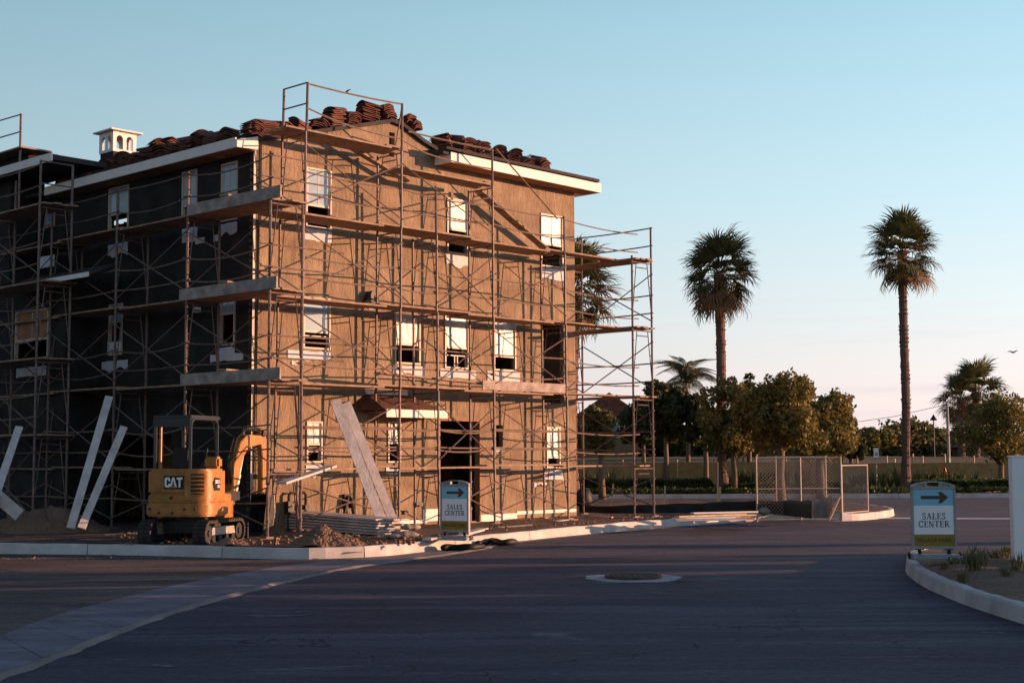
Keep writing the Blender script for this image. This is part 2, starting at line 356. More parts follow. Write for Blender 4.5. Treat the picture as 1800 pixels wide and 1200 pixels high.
kb = [gnd(*p) for p in ((-300,968),(0,973),(240,976),(495,983),(600,981),(680,977),(760,968),(905,952),(1010,941),(1150,928),(1330,916),(1480,915.5),(1540,912))]
kb += [Vector((12.3,46.5,0)), Vector((12.9,48.5,0)), Vector((13.0,51,0)), Vector((12.2,54,0)), Vector((10,56.5,0))]
K = spline(kb, .35)
def inward(path, d):
    o_ = []
    for i, p in enumerate(path):
        t = (path[min(i+1, len(path)-1)]-path[max(i-1, 0)]).normalized()
        o_.append(p + Vector((-t.y, t.x, 0))*d)
    return o_
def kerb(path, width, h, name, label=None, seg=3.05, mt=m_concrete, lean=.03, flip=1):
    root = bpy.data.objects.new(name, None); COL.objects.link(root); root['kind'] = 'structure'
    d0 = inward(path, 0); d1 = inward(path, lean*flip); d2 = inward(path, width*flip)
    acc = 0; start = 0
    for i in range(1, len(path)):
        acc += (path[i]-path[i-1]).length
        if acc >= seg or i == len(path)-1:
            q = MB(); n0 = 0
            for j in range(start, i+1):
                sh = Vector((0,0,0))
                if j == start: sh = (path[j+1]-path[j]).normalized()*.012
                if j == i: sh = (path[j-1]-path[j]).normalized()*.012
                wob = .006*math.sin(j*1.7)+.004*math.sin(j*.6)
                for P, z in ((d0[j], -.05), (d1[j], h-.025+wob), (inward(path, (lean+.02)*flip)[j] if False else d1[j].lerp(d2[j], .15), h+wob), (d2[j], h+wob), (d2[j], -.05)):
                    q.v.append((P.x+sh.x, P.y+sh.y, z))
            k = i-start
            for a in range(k):
                for b in range(4):
                    c_ = a*5+b; q.f.append((c_, c_+5, c_+6, c_+1) if flip > 0 else (c_, c_+1, c_+6, c_+5))
            q.f.append((0,1,2,3,4)); q.f.append(tuple(k*5+b for b in (4,3,2,1,0)))
            q.build('kerb_stone', mt, root)
            start = i; acc = 0
    return root
kerb(K, .17, .22, 'lot_kerb')
# lot terrain
A = inward(K, .16)
backc = [Vector((-38,60,0)), Vector((-10,59,0)), Vector((5,58.3,0)), Vector((9.5,57,0))]
Bc = spline(backc, .2)
n = len(A); Bq = [Bc[int(i/(n-1)*(len(Bc)-1))] for i in range(n)]
def lotz(x, y, t, s):
    e_ = min(1, t*22)
    return LOTZ-.03 + e_*(.02+.035*vnoise(x, y, 1.3) + .018*vnoise(x, y, 4.3, 2))
loft(A, Bq, 110, lotz, 'lot_ground', m_dirt, kind='structure')
# dusty side road and valley gutter (lower left)
lo = [gnd(*p) for p in ((-260,1290),(-120,1235),(0,1187),(100,1150),(200,1110),(300,1075),(400,1047),(500,1022),(600,1000),(700,986),(800,972),(860,962))]
up = [gnd(*p) for p in ((-260,1200),(-120,1160),(0,1118),(100,1082),(200,1055),(300,1031),(400,1012),(500,995),(600,984),(680,978),(740,971),(800,966))]
def resamp(p, n_):
    q = spline(p, .12); L = [0]
    for i in range(1, len(q)): L.append(L[-1]+(q[i]-q[i-1]).length)
    o_ = []; j = 0
    for k in range(n_):
        d = L[-1]*k/(n_-1)
        while j < len(q)-2 and L[j+1] < d: j += 1
        t = (d-L[j])/max(1e-6, L[j+1]-L[j]); o_.append(q[j].lerp(q[j+1], min(1, t)))
    return o_
lo2 = resamp(lo, 120); up2 = resamp(up, 120)
gut = bpy.data.objects.new('valley_gutter', None); COL.objects.link(gut); gut['kind'] = 'structure'
for s in range(0, 119, 7):
    q = MB(); e_ = min(s+7, 119)
    for i in range(s, e_+1):
        for r_ in range(5):
            p = lo2[i].lerp(up2[i], r_/4)
            if i == s: p = p.lerp(lo2[i+1].lerp(up2[i+1], r_/4), .05)
            if i == e_: p = p.lerp(lo2[i-1].lerp(up2[i-1], r_/4), .05)
            q.v.append((p.x, p.y, .014-.008*math.sin(math.pi*r_/4)+.0))
    for i in range(e_-s):
        for r_ in range(4):
            c_ = i*5+r_; q.f.append((c_, c_+5, c_+6, c_+1))
    q.build('gutter_slab', m_gutter, gut)
q = MB()
for i, p in enumerate(lo2):
    t = (lo2[min(i+1,119)]-lo2[max(i-1,0)]).normalized(); nn = Vector((t.y, -t.x, 0)); w = .09+.05*vnoise(p.x, p.y, 3)
    for k, (d, z) in enumerate(((-.02,.006),(w*.3,.035),(w*.7,.03),(w+.05,.003))):
        pp = p+nn*d; q.v.append((pp.x, pp.y, z+.008*vnoise(p.x, p.y, 8+k)*(0 if k in (0,3) else 1)))
for i in range(119):
    for k in range(3):
        c_ = i*4+k; q.f.append((c_, c_+4, c_+5, c_+1))
q.build('gutter_edge', m_dust, smooth=True, kind='structure')
ku = [Vector((p.x, p.y-.02, 0)) for p in K if p.x < up2[-1].x]
ku = resamp([Vector((-26, 29.6, 0))]+ku[::3], 120)
loft(up2, ku, 3, lambda x, y, t, s: .005, 'side_road', m_sideroad, kind='structure')
ga = resamp([gnd(*p) for p in ((700,986),(800,972),(905,955),(1010,943),(1150,930),(1330,918),(1480,917))], 60)
gb = resamp([gnd(*p) for p in ((700,982),(800,967),(905,952),(1010,941),(1150,928),(1330,916),(1480,915.4))], 60)
loft(ga, gb, 2, lambda x, y, t, s: .009, 'gutter_pan', m_dust, kind='structure')
# cross gutter to the right of the lot corner
a_ = [gnd(1545,911.5), gnd(1660,912.5), gnd(2100,913)]; b_ = [gnd(1545,909), gnd(1660,910), gnd(2100,910.5)]
loft(a_, b_, 1, lambda x, y, t, s: .008, 'cross_gutter', m_concrete, kind='structure')
# far pavement strip with kerb
fk = spline([Vector((-70,67,0)), Vector((0,67,0)), Vector((16,66.6,0)), Vector((40,65,0)), Vector((90,62,0))], 1.2)
kerb(fk, .25, .2, 'far_kerb', seg=6)
fa = inward(fk, .2); fb = [Vector((p.x*1.2, 92, 0)) for p in fa]
loft(fa, fb, 10, lambda x, y, t, s: .18+.02*vnoise(x, y), 'planting_strip', m_planting, kind='structure')
fa = [Vector((x, 84, 0)) for x in range(-60, 140, 5)]; fb = [Vector((x*2, 230, 0)) for x in range(-60, 140, 5)]
loft(fa, fb, 20, lambda x, y, t, s: .5+1.35*min(1, t*7)+.12*vnoise(x, y, .2)-.3*max(0, t-.3), 'field', m_field, kind='structure')
# distant hills
q = MB()
for i in range(80):
    x = -350+i*14; h = 7+3*math.sin(i*.31)+2*math.sin(i*.83+1)
    q.v += [(x, 640, -1), (x, 660, h)]
for i in range(79): q.f.append((2*i, 2*i+2, 2*i+3, 2*i+1))
q.build('hills', m_planting, kind='structure')
# island on the right
ik = [gnd(*p) for p in ((1640,979),(1605,984),(1594,992),(1591,1003),(1600,1015),(1625,1032),(1660,1048),(1705,1066),(1800,1097),(1930,1135))]
IK = spline(ik, .18)
kerb(IK, .18, .21, 'island_kerb')
IA = inward(IK, .16); ib = resamp([gnd(1660,984,.2), gnd(1720,984,.2), gnd(1760,980,.2), gnd(1830,974,.2), gnd(1960,970,.2)], len(IA))
def islz(x, y, t, s): return .19+.10*math.sin(math.pi*min(1, t))*min(1, s*2)*(1+.5*vnoise(x, y, 2.5))
loft(IA, ib, 24, islz, 'island_ground', m_soil, kind='structure')

# pale smears on the asphalt
m_smear = make_ground('thin_dust', (.17,.16,.165), (.24,.225,.23), (.30,.28,.29), 2.5, 14, .9, .4, 30, .01)
t_, b_0 = nodes(m_smear); m_smear.use_backface_culling = False
tn_ = t_.nodes.new('ShaderNodeTexCoord'); sn_ = t_.nodes.new('ShaderNodeTexNoise'); sn_.inputs['Scale'].default_value = 7; sn_.inputs['Detail'].default_value = 8; sn_.inputs['Roughness'].default_value = .7
mpp_ = t_.nodes.new('ShaderNodeMapping'); mpp_.inputs['Scale'].default_value = (.5, 1, 1); t_.links.new(tn_.outputs['Object'], mpp_.inputs[0]); t_.links.new(mpp_.outputs[0], sn_.inputs[0])
rn_ = t_.nodes.new('ShaderNodeValToRGB'); rn_.color_ramp.elements[0].position = .42; rn_.color_ramp.elements[1].position = .62; t_.links.new(sn_.outputs[0], rn_.inputs[0])
tr_ = t_.nodes.new('ShaderNodeBsdfTransparent'); mx_ = t_.nodes.new('ShaderNodeMixShader'); t_.links.new(rn_.outputs[0], mx_.inputs[0]); t_.links.new(tr_.outputs[0], mx_.inputs[1]); t_.links.new(b_0.outputs[0], mx_.inputs[2]); t_.links.new(mx_.outputs[0], t_.nodes['Material Output'].inputs[0])
def smear(px, py, w, d, seed, mt=m_dust):
    c = gnd(px, py); q = MB(); k = 26; ps = []
    for i in range(k):
        a = 2*math.pi*i/k; r_ = 1+.28*math.sin(a*3+seed)+.2*math.sin(a*7+seed*2)+.12*math.sin(a*11+seed)
        ps.append((c.x+math.cos(a)*w/2*r_, c.y+math.sin(a)*d/2*r_, .006))
    q.quad(*ps); return q
for i, (px, py, w, d) in enumerate(((490,1082,.9,.28),(545,1076,.6,.2),(1146,1042,.34,.3),(1220,989,.5,.16),(240,1158,.12,.1),(205,1160,.16,.12),(270,1170,.5,.2),(1190,1022,.5,.3),(1430,1130,.3,.12),(1740,1112,.3,.1),(560,1124,.4,.1),(380,1124,.5,.12))):
    smear(px, py, w, d, i*1.7).build('plaster_smear', m_smear, kind='structure')
smear(1196,1052,.22,.09,3).build('crack_patch', m_black, kind='structure')
# ------------------------------------------------------------------ manhole
mc = gnd(1113, 1016)
m_collar = make_ground('cement_collar', (.32,.30,.30), (.46,.43,.43), (.52,.49,.48), 1.5, 8, .9, .5, 30, .01)
smear(1180, 1023, .9, .4, 5).build('cement_smear', m_smear, kind='structure')
smear(1128, 1021, 1.9, .9, 2).build('cement_smear', m_smear, kind='structure')
mh = thing('manhole', 'round rusty iron manhole cover raised above the road in a pale concrete ring', 'manhole', (mc.x, mc.y, 0))
q = MB(); ring = []
for k in range(40):
    a = 2*math.pi*k/40; ring.append((math.cos(a)*(.78+.05*math.sin(3*a)+.03*math.sin(8*a)), math.sin(a)*(.80+.04*math.sin(5*a))))
q.prism(ring, .001, .012); q.build('concrete_collar', m_collar, mh)
MB().lathe([(.47,.0),(.47,.052),(.43,.058),(.43,.04)], n=40).build('rim', m_iron, mh)
q = MB().lathe([(.425,.0),(.425,.052),(.0001,.054)], n=40)
for i in range(-4, 5):
    for j in range(-4, 5):
        if math.hypot(i, j) < 4.3: q.box((i*.088, j*.088, .058), (.045,.045,.01))
q.build('cover', m_iron, mh)

# ------------------------------------------------------------------ the house under construction
B = thing('unfinished_house', 'three storey unfinished house wrapped in brown felt with roof tiles stacked on top', 'house', O, YAW)
BL = 11.8; BD = 26.0; ZB = .12
def wall(name, sa, sb, zb, top, ops, place, mt=m_felt, th=.16, parent=B, **k):
    xs = sorted(set([sa, sb]+[x for x, _ in top if sa < x < sb]+[v_ for o_ in ops for v_ in o_[:2] if sa < v_ < sb]))
    def topz(x):
        for (x0, z0), (x1, z1) in zip(top, top[1:]):
            if x0-1e-6 <= x <= x1+1e-6: return z0+(z1-z0)*((x-x0)/(x1-x0) if x1 > x0 else 0)
        return top[-1][1]
    q = MB()
    for x0, x1 in zip(xs, xs[1:]):
        if x1-x0 < 1e-5: continue
        xm = (x0+x1)/2; cuts = sorted((o_[2], o_[3]) for o_ in ops if o_[0] < xm < o_[1])
        z = zb; spans = []
        for c0, c1 in cuts:
            if c0 > z: spans.append((z, c0, False))
            z = max(z, c1)
        spans.append((z, None, True))
        for z0, z1, last in spans:
            za, zb_ = (topz(x0), topz(x1)) if last else (z1, z1)
            for d, fl in ((0, 0), (th, 1)):
                p = [place(x0, z0, d), place(x1, z0, d), place(x1, zb_, d), place(x0, za, d)]
                q.quad(*(p[::-1] if fl else p))
            if last: q.quad(place(x0, za, 0), place(x1, zb_, 0), place(x1, zb_, th), place(x0, za, th))
    for o_ in ops:
        x0, x1, z0, z1 = o_[:4]
        for a, b in (((x0,z0),(x1,z0)),((x1,z0),(x1,z1)),((x1,z1),(x0,z1)),((x0,z1),(x0,z0))):
            q.quad(place(*a,0), place(*b,0), place(*b,th), place(*a,th))
    for x in (sa, sb):
        q.quad(place(x, zb, 0), place(x, topz(x), 0), place(x, topz(x), th), place(x, zb, th))
    return q.build(name, mt, parent, **k)
pf = lambda s, z, d: (s, d, z)
pl = lambda s, z, d: (d, s, z)
def fbox(x0, y0, x1, y1, fn=front, off=0.0):
    xm = (x0+x1)/2; ym = (y0+y1)/2
    s0 = fn(x0, ym, off)[0]; s1 = fn(x1, ym, off)[0]
    z0 = fn(xm, y1, off)[1]; z1 = fn(xm, y0, off)[1]
    return min(s0, s1), max(s0, s1), z0, z1

# front windows: px box, fraction of height covered by the upper sash, pane material
FW = [((537,297,582,402), .62, m_glass_pale), ((785,350,822,447), .56, m_film), ((950,378,989,470), .57, m_film),
      ((532,523,580,614), .66, m_glass_pale), ((693,553,738,640), .60, m_film), ((781,556,823,648), .60, m_film), ((867,566,906,652), .70, m_film),
      ((538,740,566,813), .55, m_film), ((681,740,704,813), .52, m_film), ((960,750,984,822), .74, m_film)]
fo = [fbox(*w[0]) for w in FW]
door = fbox(773,740,842,910); door = (door[0], door[1], ZB-.01, door[3])
slot1 = fbox(872,747,884,785); tall = fbox(954,570,991,708); niche = fbox(684,233,694,276)
top = [(0, 0)]*0
tp = [front(*p) for p in ((445,247),(497,238),(572,226),(635,217),(662,214),(682,216),(705,225),(722,238),(740,252),(765,268))]
ze2 = front(791, 285, -.6)[1]
prof = [(0, tp[0][1])]+[(max(.05, a), b) for a, b in tp[1:]]+[(tp[-1][0]+.05, ze2+.05), (BL, ze2+.05)]
wall('front_wall', 0, BL, ZB, prof, fo+[door, slot1, tall, niche], pf)
# left wall
LW = [((192,328,227,412), .56, m_glass_pale), ((321,300,347,398), .62, m_glass_pale), ((390,286,418,388), .55, m_glass_pale),
      ((192,534,216,624), .35, m_glass_pale), ((387,527,414,607), .3, m_glass_pale)]
lo_ = [fbox(*w[0], fn=left) for w in LW]
zel = left(412, 260, -.6)[1]
VW = left(116, 560, -1.05)[0]          # where the projecting wing begins
garage = fbox(180,765,300,930, fn=left); garage = (garage[0], garage[1], ZB-.01, garage[3])
WW = [((28,545,86,632), .72, m_stud), ((70,366,97,400), .8, m_glass_pale)]
wo = [fbox(*w[0], fn=left, off=-1.05) for w in WW]
wo2 = [wo[0]]; lo_.append(fbox(*WW[1][0], fn=left)); LW.append(WW[1])
zwing = left(60, 305, -1.05)[1]; zlt = left(160, 478, -1.7)[1]+.22
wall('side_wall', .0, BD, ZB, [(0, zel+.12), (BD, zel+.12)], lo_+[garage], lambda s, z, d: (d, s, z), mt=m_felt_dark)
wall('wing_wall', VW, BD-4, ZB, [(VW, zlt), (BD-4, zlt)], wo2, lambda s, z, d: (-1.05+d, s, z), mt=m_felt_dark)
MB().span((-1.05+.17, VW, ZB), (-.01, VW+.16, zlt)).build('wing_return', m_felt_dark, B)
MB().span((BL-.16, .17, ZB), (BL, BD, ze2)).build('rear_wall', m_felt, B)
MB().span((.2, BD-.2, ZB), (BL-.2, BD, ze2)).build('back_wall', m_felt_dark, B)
for zf in (3.1, 6.2):
    MB().span((.2, .2, zf), (BL-.2, BD-.3, zf+.25)).build('floor_deck', m_dark, B)
MB().span((.2,.2,ZB), (BL-.2, BD-.3, ZB+.1)).build('floor_slab', m_dark, B)
q = MB()
for zf0, zf1 in ((.25,3.1),(3.4,6.2),(6.5,9.2)):
    for k in range(26): q.span((.3+k*.42, 4.2, zf0), (.34+k*.42, 4.3, zf1))
    for k in range(44): q.span((2.9, 4.6+k*.42, zf0), (3.0, 4.64+k*.42, zf1))
    q.span((3.05,4.35,zf0),(3.1,24,zf1)); q.span((.3,4.35,zf0),(11,4.4,zf1))
q.build('stud_wall', m_stud, B, kind='stuff')

def window(rect, frac, pmat, place, flip=1, grid=False):
    s0, s1, z0, z1 = rect; fwid = .045; q = MB()
    def sp(a0, b0, a1, b1, d0, d1):
        A_ = place(a0, b0, d0); B_ = place(a1, b1, d1); q.span(A_, B_)
    sp(s0+.003, z0+.003, s0+fwid, z1-.003, -.035, .06); sp(s1-fwid, z0+.003, s1-.003, z1-.003, -.035, .06)
    sp(s0+fwid, z1-fwid, s1-fwid, z1-.003, -.035, .06); sp(s0+fwid, z0+.003, s1-fwid, z0+fwid, -.035, .06)
    w = q.build('window', m_frame, B)
    zm = z1-(z1-z0)*frac; q = MB()
    sp(s0+fwid+.002, zm-.03, s1-fwid-.002, zm+.03, -.01, .035)
    sp(s0+fwid+.002, zm+.03, s0+fwid+.035, z1-fwid-.002, -.01, .035); sp(s1-fwid-.035, zm+.03, s1-fwid-.002, z1-fwid-.002, -.01, .035)
    if grid:
        sm = (s0+s1)/2; sp(sm-.012, zm+.032, sm+.012, z1-fwid-.004, -.004, .03)
    q.build('sash', m_frame, w)
    q = MB(); sp(s0+fwid+.036, zm+.031, s1-fwid-.036, z1-fwid-.004, .004, .012); q.build('pane', pmat, w)
    return w
for k, (w, r_) in enumerate(zip(FW, fo)): window(r_, w[1], w[2], pf, grid=k in (0, 2, 7, 8))
for w, r_ in zip(LW, lo_): window(r_, w[1], w[2], lambda s, z, d: (d, s, z), grid=True)
for r_ in wo2: window(r_, .6, m_film if r_[3] > 7 else m_stud, lambda s, z, d: (-1.05+d, s, z), grid=True)
# lower sashes of three front windows that stand half open
for k in (3, 5, 7, 9):
    s0, s1, z0, z1 = fo[k]; h = z1-z0; q = MB(); zz = z0+.06
    q.span((s0+.06, .02, zz), (s0+.09, .05, zz+h*.22)); q.span((s1-.09, .02, zz), (s1-.06, .05, zz+h*.22)); q.span((s0+.09, .02, zz+h*.2), (s1-.09, .05, zz+h*.22))
    if k == 5: q.span(((s0+s1)/2-.06, .02, zz), ((s0+s1)/2-.03, .05, zz+h*.2)); q.span(((s0+s1)/2+.05, .02, zz), ((s0+s1)/2+.08, .05, zz+h*.2))
    q.build('lower_sash', m_frame, B)
# flashing paper patches, slightly torn outlines
def paper(x0, y0, x1, y1, fn, place, seed, off=0, cut=0):
    s0, s1, z0, z1 = fbox(x0, y0, x1, y1, fn=fn, off=off); rr = random.Random(seed); q = MB(); pts = []
    n_ = 9
    for i in range(n_+1): pts.append((s0+(s1-s0)*i/n_, z1+rr.uniform(-.01,.01)))
    for i in range(n_+1): pts.append((s1-(s1-s0)*i/n_, z0+rr.uniform(-.018,.022)+.05*math.sin(i*.9+seed)*(seed % 3 == 1)))
    bot = [Vector(place(a, b, -.004)) for a, b in pts]; tp_ = [Vector(place(a, b, -.016-.012*rr.random())) for a, b in pts]
    q.quad(*bot); q.quad(*tp_)
    for i in range(len(pts)):
        j = (i+1) % len(pts); q.quad(bot[i], bot[j], tp_[j], tp_[i])
    q.build('flashing_paper', m_paper, B)
for i, b in enumerate(((535,404,582,425),(784,449,822,468),(949,472,990,492),(505,617,580,634),(690,643,746,659),(773,650,836,664),(856,654,913,670),(537,817,566,835),(678,820,700,833),(957,824,990,843),(935,848,962,853),(628,534,655,542),(512,634,522,641),(862,786,890,791))):
    paper(*b, front, pf, i)
pll = lambda s, z, d: (d, s, z)
for i, b in enumerate(((191,428,225,448),(321,401,347,426),(345,418,360,428),(390,392,417,411),(376,412,388,424),(190,600,215,620),(180,634,225,650),(384,610,413,630),(371,622,428,634))):
    paper(*b, left, pll, 40+i)
plw = lambda s, z, d: (-1.05+d, s, z)
paper(30,645,82,661, left, plw, 71, -1.05); paper(70,450,96,470, left, plw, 72, -1.05)
# pale plaster flashing at the foot of the wall
q = MB()
for (x0, x1, y) in ((560,660,928),(660,750,918),(842,908,906),(908,1012,899)):
    s0 = front(x0, y)[0]; s1 = front(x1, y)[0]; s1 = min(s1, BL+.01); z = front((x0+x1)/2, y)[1]
    MB().span((s0, -.02, z-.04 if x0 not in (842,) else z-.14), (s1, -.003, z+.05)).build('base_flashing', m_white, B)
s0 = front(750, 910)[0]; MB().span((s0-.15, -.024, .3), (door[0]-.05, -.003, .62)).build('base_flashing', m_white, B)
# corner bead, door trim, vents, electrical boxes, pipes
q = MB(); q.span((-.012,-.012,ZB),(.05,-.002,prof[0][1]-.1)); q.build('corner_bead', m_frame, B)
q = MB(); q.span((door[0]-.05,-.03,ZB),(door[0]-.003,.1,door[3]+.05)); q.span((door[1]+.003,-.03,ZB),(door[1]+.05,.1,door[3]+.05)); q.span((door[0]-.05,-.03,door[3]+.003),(door[1]+.05,.1,door[3]+.06)); q.build('door_frame', m_stud, B)
s, z = front(645, 527); q = MB()
q.prism([(s-.16,z-.05),(s+.16,z-.05),(s,z+.22)], -.22, -.004, fn=lambda x, y, w: (x, w, y)); q.build('light_shade', m_steel, B)
s, z = front(649, 523); MB().span((s-.05,-.1,z-.06),(s+.05,-.004,z+.05)).build('light_box', m_white, B)
vs0, z0 = left(350, 546); MB().span((-.12,vs0-.08,z0-.05),(-.004,vs0+.08,z0+.08)).build('light_box', m_white, B)
s, z = front(502, 905); s1, z1 = front(532, 865)
q = MB(); q.path([(s,-.12,.1),(s,-.12,z1-.06),(s+.05,-.12,z1),(s1-.05,-.12,z1),(s1,-.12,z1-.06),(s1,-.12,.1)], .035, 8)
q.span((s-.07,-.2,z1-.5),(s+.05,-.05,z1-.2)); q.span((s1-.05,-.18,z1-.42),(s1+.06,-.05,z1-.3)); q.build('gas_pipe', m_steel, B, smooth=False)
s, z = front(608, 868); q = MB()
q.path([(s-.16,-.1,z-.85),(s-.13,-.12,z-.4),(s-.06,-.14,z-.12),(s,-.14,z-.02),(s+.06,-.14,z-.12),(s+.14,-.12,z-.45),(s+.26,-.1,z-.75)], .045, 7); q.span((s-.12,-.1,z-.35),(s+.1,-.004,z)); q.build('cable_loop', m_black, B)
for px, py in ((733,884),(712,900),(738,886)):
    s, z = front(px, py); MB().span((s-.07,-.06,z-.05),(s+.07,-.004,z+.05)).build('outlet_box', m_steel, B)

# roof. A: long slope rising from the left eave to the ridge; C: slope behind the front eave
up_, zp = tp[5]; zp += .02
OHL = -.6; slopeA = (zp-.1-zel)/(up_-OHL)
yF = -.12
def zA(u): return zel+.16+(u-OHL)*slopeA
VL = left(80, 340, -.6)[0]
q = MB(); th = .1
def slab(q, p4, th):
    a = [Vector(p) for p in p4]; b = [p-Vector((0,0,th)) for p in a]
    q.quad(*a); q.quad(*b[::-1])
    for i in range(4):
        j = (i+1) % 4; q.quad(a[i], b[i], b[j], a[j])
rf = q
slab(q, ((OHL,yF,zA(OHL)),(up_,yF,zA(up_)),(up_,BD,zA(up_)),(OHL,BD,zA(OHL))), .1)
uR = tp[-1][0]
pr = [(a, b) for a, b in tp[5:]]
for (a0, z0), (a1, z1) in zip(pr, pr[1:]):
    slab(q, ((a0,yF,z0+.12),(a1,yF,z1+.12),(a1,BD,z1+.12),(a0,BD,z0+.12)), .1)
roof = q.build('roof', m_roof, B)
slC = .22; uL = front(791, 280, -.6)[0]; uE = front(1055, 335, -.6)[0]
q = MB(); zt = ze2+.30
slab(q, ((uL-.25,-.6,zt),(uE-.12,-.6,zt),(uE-.5,5.5,zt+6.1*slC*.62),(uL-.25,5.5,zt+6.1*slC*.62)), .1)
slab(q, ((uE-.5,5.5,zt+.8),(uE-.12,14,zt+.0),(uL-.25,14,zt+.0),(uL-.25,5.5,zt+.8)), .1)
q.build('front_roof', m_roof, B)
q = MB(); q.span((uL,-.6-.04,ze2),(uE,-.6,ze2+.27)); q.build('fascia', m_white, B)
q = MB(); q.span((uL,-.598,ze2),(uL+.04,-.002,ze2+.25)); q.build('fascia', m_white, B)
q = MB(); q.span((uE-.04,-.598,ze2),(uE,16,ze2+.25)); q.build('fascia', m_white, B)
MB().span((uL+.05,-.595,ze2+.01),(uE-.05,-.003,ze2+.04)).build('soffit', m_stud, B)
MB().span((BL+.005,.0,ze2+.01),(uE-.05,15.9,ze2+.04)).build('soffit', m_white, B)
q = MB(); q.span((uL-.2,-.68,zt+.005),(uE-.12,-.5,zt+.09)); q.build('roof_batten', m_roof, B)
# left fascia
MB().span((OHL-.04,yF,zel),(OHL,VL,zel+.24)).build('fascia', m_white, B)
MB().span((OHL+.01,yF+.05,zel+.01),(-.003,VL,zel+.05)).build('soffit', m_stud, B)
q = MB(); q.prism([(OHL-.04,zel),(-.01,zel+.03),(-.01,zA(0)+.02),(OHL-.04,zA(OHL)+.02)], yF-.05, yF-.005, fn=lambda x, y, w: (x, w, y)); q.build('rake_board', m_white, B)
# upper felt-clad wall and wing roof
s0, z0 = left(200, 300, .8); s1, z1 = left(125, 300, .8)
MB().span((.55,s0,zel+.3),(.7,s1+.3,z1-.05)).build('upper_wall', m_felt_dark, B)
vw0 = left(92, 306, -1.6)[0]
MB().span((-1.64,vw0,zwing-.02),(-1.6,vw0+6,zwing+.2)).build('fascia', m_white, B)
MB().span((-1.6,vw0-.0,zwing+.02),(-.01,vw0+6,zwing+.16)).build('wing_roof', m_roof, B)
vf = left(20,308,-1.05)[0]
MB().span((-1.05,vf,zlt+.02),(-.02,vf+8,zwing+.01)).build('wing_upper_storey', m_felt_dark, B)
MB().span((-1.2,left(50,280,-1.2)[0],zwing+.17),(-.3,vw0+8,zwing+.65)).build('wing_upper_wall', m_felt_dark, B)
v0 = left(160, 478, -1.7)[0]; v1 = left(10, 497, -1.7)[0]; zz = left(160, 478, -1.7)[1]
q = MB(); slab(q, ((-1.75,v0,zz-.02),(-1.05,v0,zz+.28),(-1.05,v1,zz+.28),(-1.75,v1,zz-.02)), .06); q.build('lean_to_roof', m_roof, B)
MB().span((-1.79,v0,zz-.12),(-1.755,v1,zz)).build('fascia', m_white, B)
# porch roof over the door
pz = front(780, 735, -.8)[1]; pu0 = front(678, 728, -.8)[0]; pu1 = front(785, 728, -.8)[0]
q = MB(); ph = .62
base4 = [(pu0-.6,-.002,pz+.18),(pu0,-.8,pz+.18),(pu1,-.8,pz+.18),(pu1,-.002,pz+.18)]; r0 = (pu0+.05,-.002,pz+ph); r1 = (pu1-.7,-.002,pz+ph)
q.quad(base4[1], base4[2], r1, r0); q.quad(base4[0], base4[1], r0); q.quad(base4[2], base4[3], r1); q.quad(*base4)
porch = q.build('porch_roof', mat('porch_tile', (.10,.048,.036), .85, .35, 6, .6, 14), B)
MB().span((pu0,-.84,pz),(pu1,-.8,pz+.2)).build('fascia', m_white, porch)
MB().span((pu1-.04,-.798,pz),(pu1,-.002,pz+.2)).build('fascia', m_white, porch)
MB().span((pu0+.0,-.05,pz+ph-.02),(pu1-.7,-.004,pz+ph+.08)).build('flashing', m_white, porch)
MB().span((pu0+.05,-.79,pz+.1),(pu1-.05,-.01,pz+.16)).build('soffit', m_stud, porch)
# small gable detail behind the scaffold: pale bracket under the rake
s, z = front(695, 305); MB().span((s-.35,-.25,z-.08),(s+.25,-.004,z+.05)).build('ledge', m_white, B)

# cupola
cp = Vector((2.15, 9.7, 0)); cw = .78
zc0 = loc(atY(197, 272, (O+U*cp.x+V*cp.y).y)).z; zc1 = loc(atY(197, 237, (O+U*cp.x+V*cp.y).y)).z
cup = MB(); hh = zc1-zc0
def arch_face(q, P):             # P(s, z) with s in 0..cw; two arched openings
    wv = cw/9; cols = [(0, 1.2*wv)]
    ops_ = [(1.3*wv, 3.9*wv), (5.1*wv, 7.7*wv)]
    xs = [0]; 
    def strip(x0, x1, b0, b1, t0, t1):
        for d in (0, .05): q.quad(P(x0,b0,d), P(x1,b1,d), P(x1,t1,d), P(x0,t0,d))
        q.quad(P(x0,b0,0),P(x1,b1,0),P(x1,b1,.05),P(x0,b0,.05))
    last = 0
    for a, b in ops_:
        strip(last, a, 0, 0, hh, hh); r_ = (b-a)/2; c = (a+b)/2; zs = hh*.62; n_ = 8
        strip(a, b, 0, 0, hh*.14, hh*.14)
        for i in range(n_):
            x0 = c-r_*math.cos(math.pi*i/n_); x1 = c-r_*math.cos(math.pi*(i+1)/n_)
            strip(x0, x1, zs+r_*math.sin(math.pi*i/n_)*1.1, zs+r_*math.sin(math.pi*(i+1)/n_)*1.1, hh, hh)
        for x in (a, b): q.quad(P(x,hh*.14,0),P(x,zs,0),P(x,zs,.05),P(x,hh*.14,.05))
        last = b
    strip(last, cw, 0, 0, hh, hh)
h = cw/2
arch_face(cup, lambda s, z, d: (cp.x-h+s, cp.y-h+d, zc0+z)); arch_face(cup, lambda s, z, d: (cp.x-h+d, cp.y+h-s, zc0+z))
arch_face(cup, lambda s, z, d: (cp.x-h+s, cp.y+h-d, zc0+z)); arch_face(cup, lambda s, z, d: (cp.x+h-d, cp.y+h-s, zc0+z))
cupo = cup.build('cupola', m_white, roof)
q = MB(); e_ = h+.14; zt2 = zc1+.01
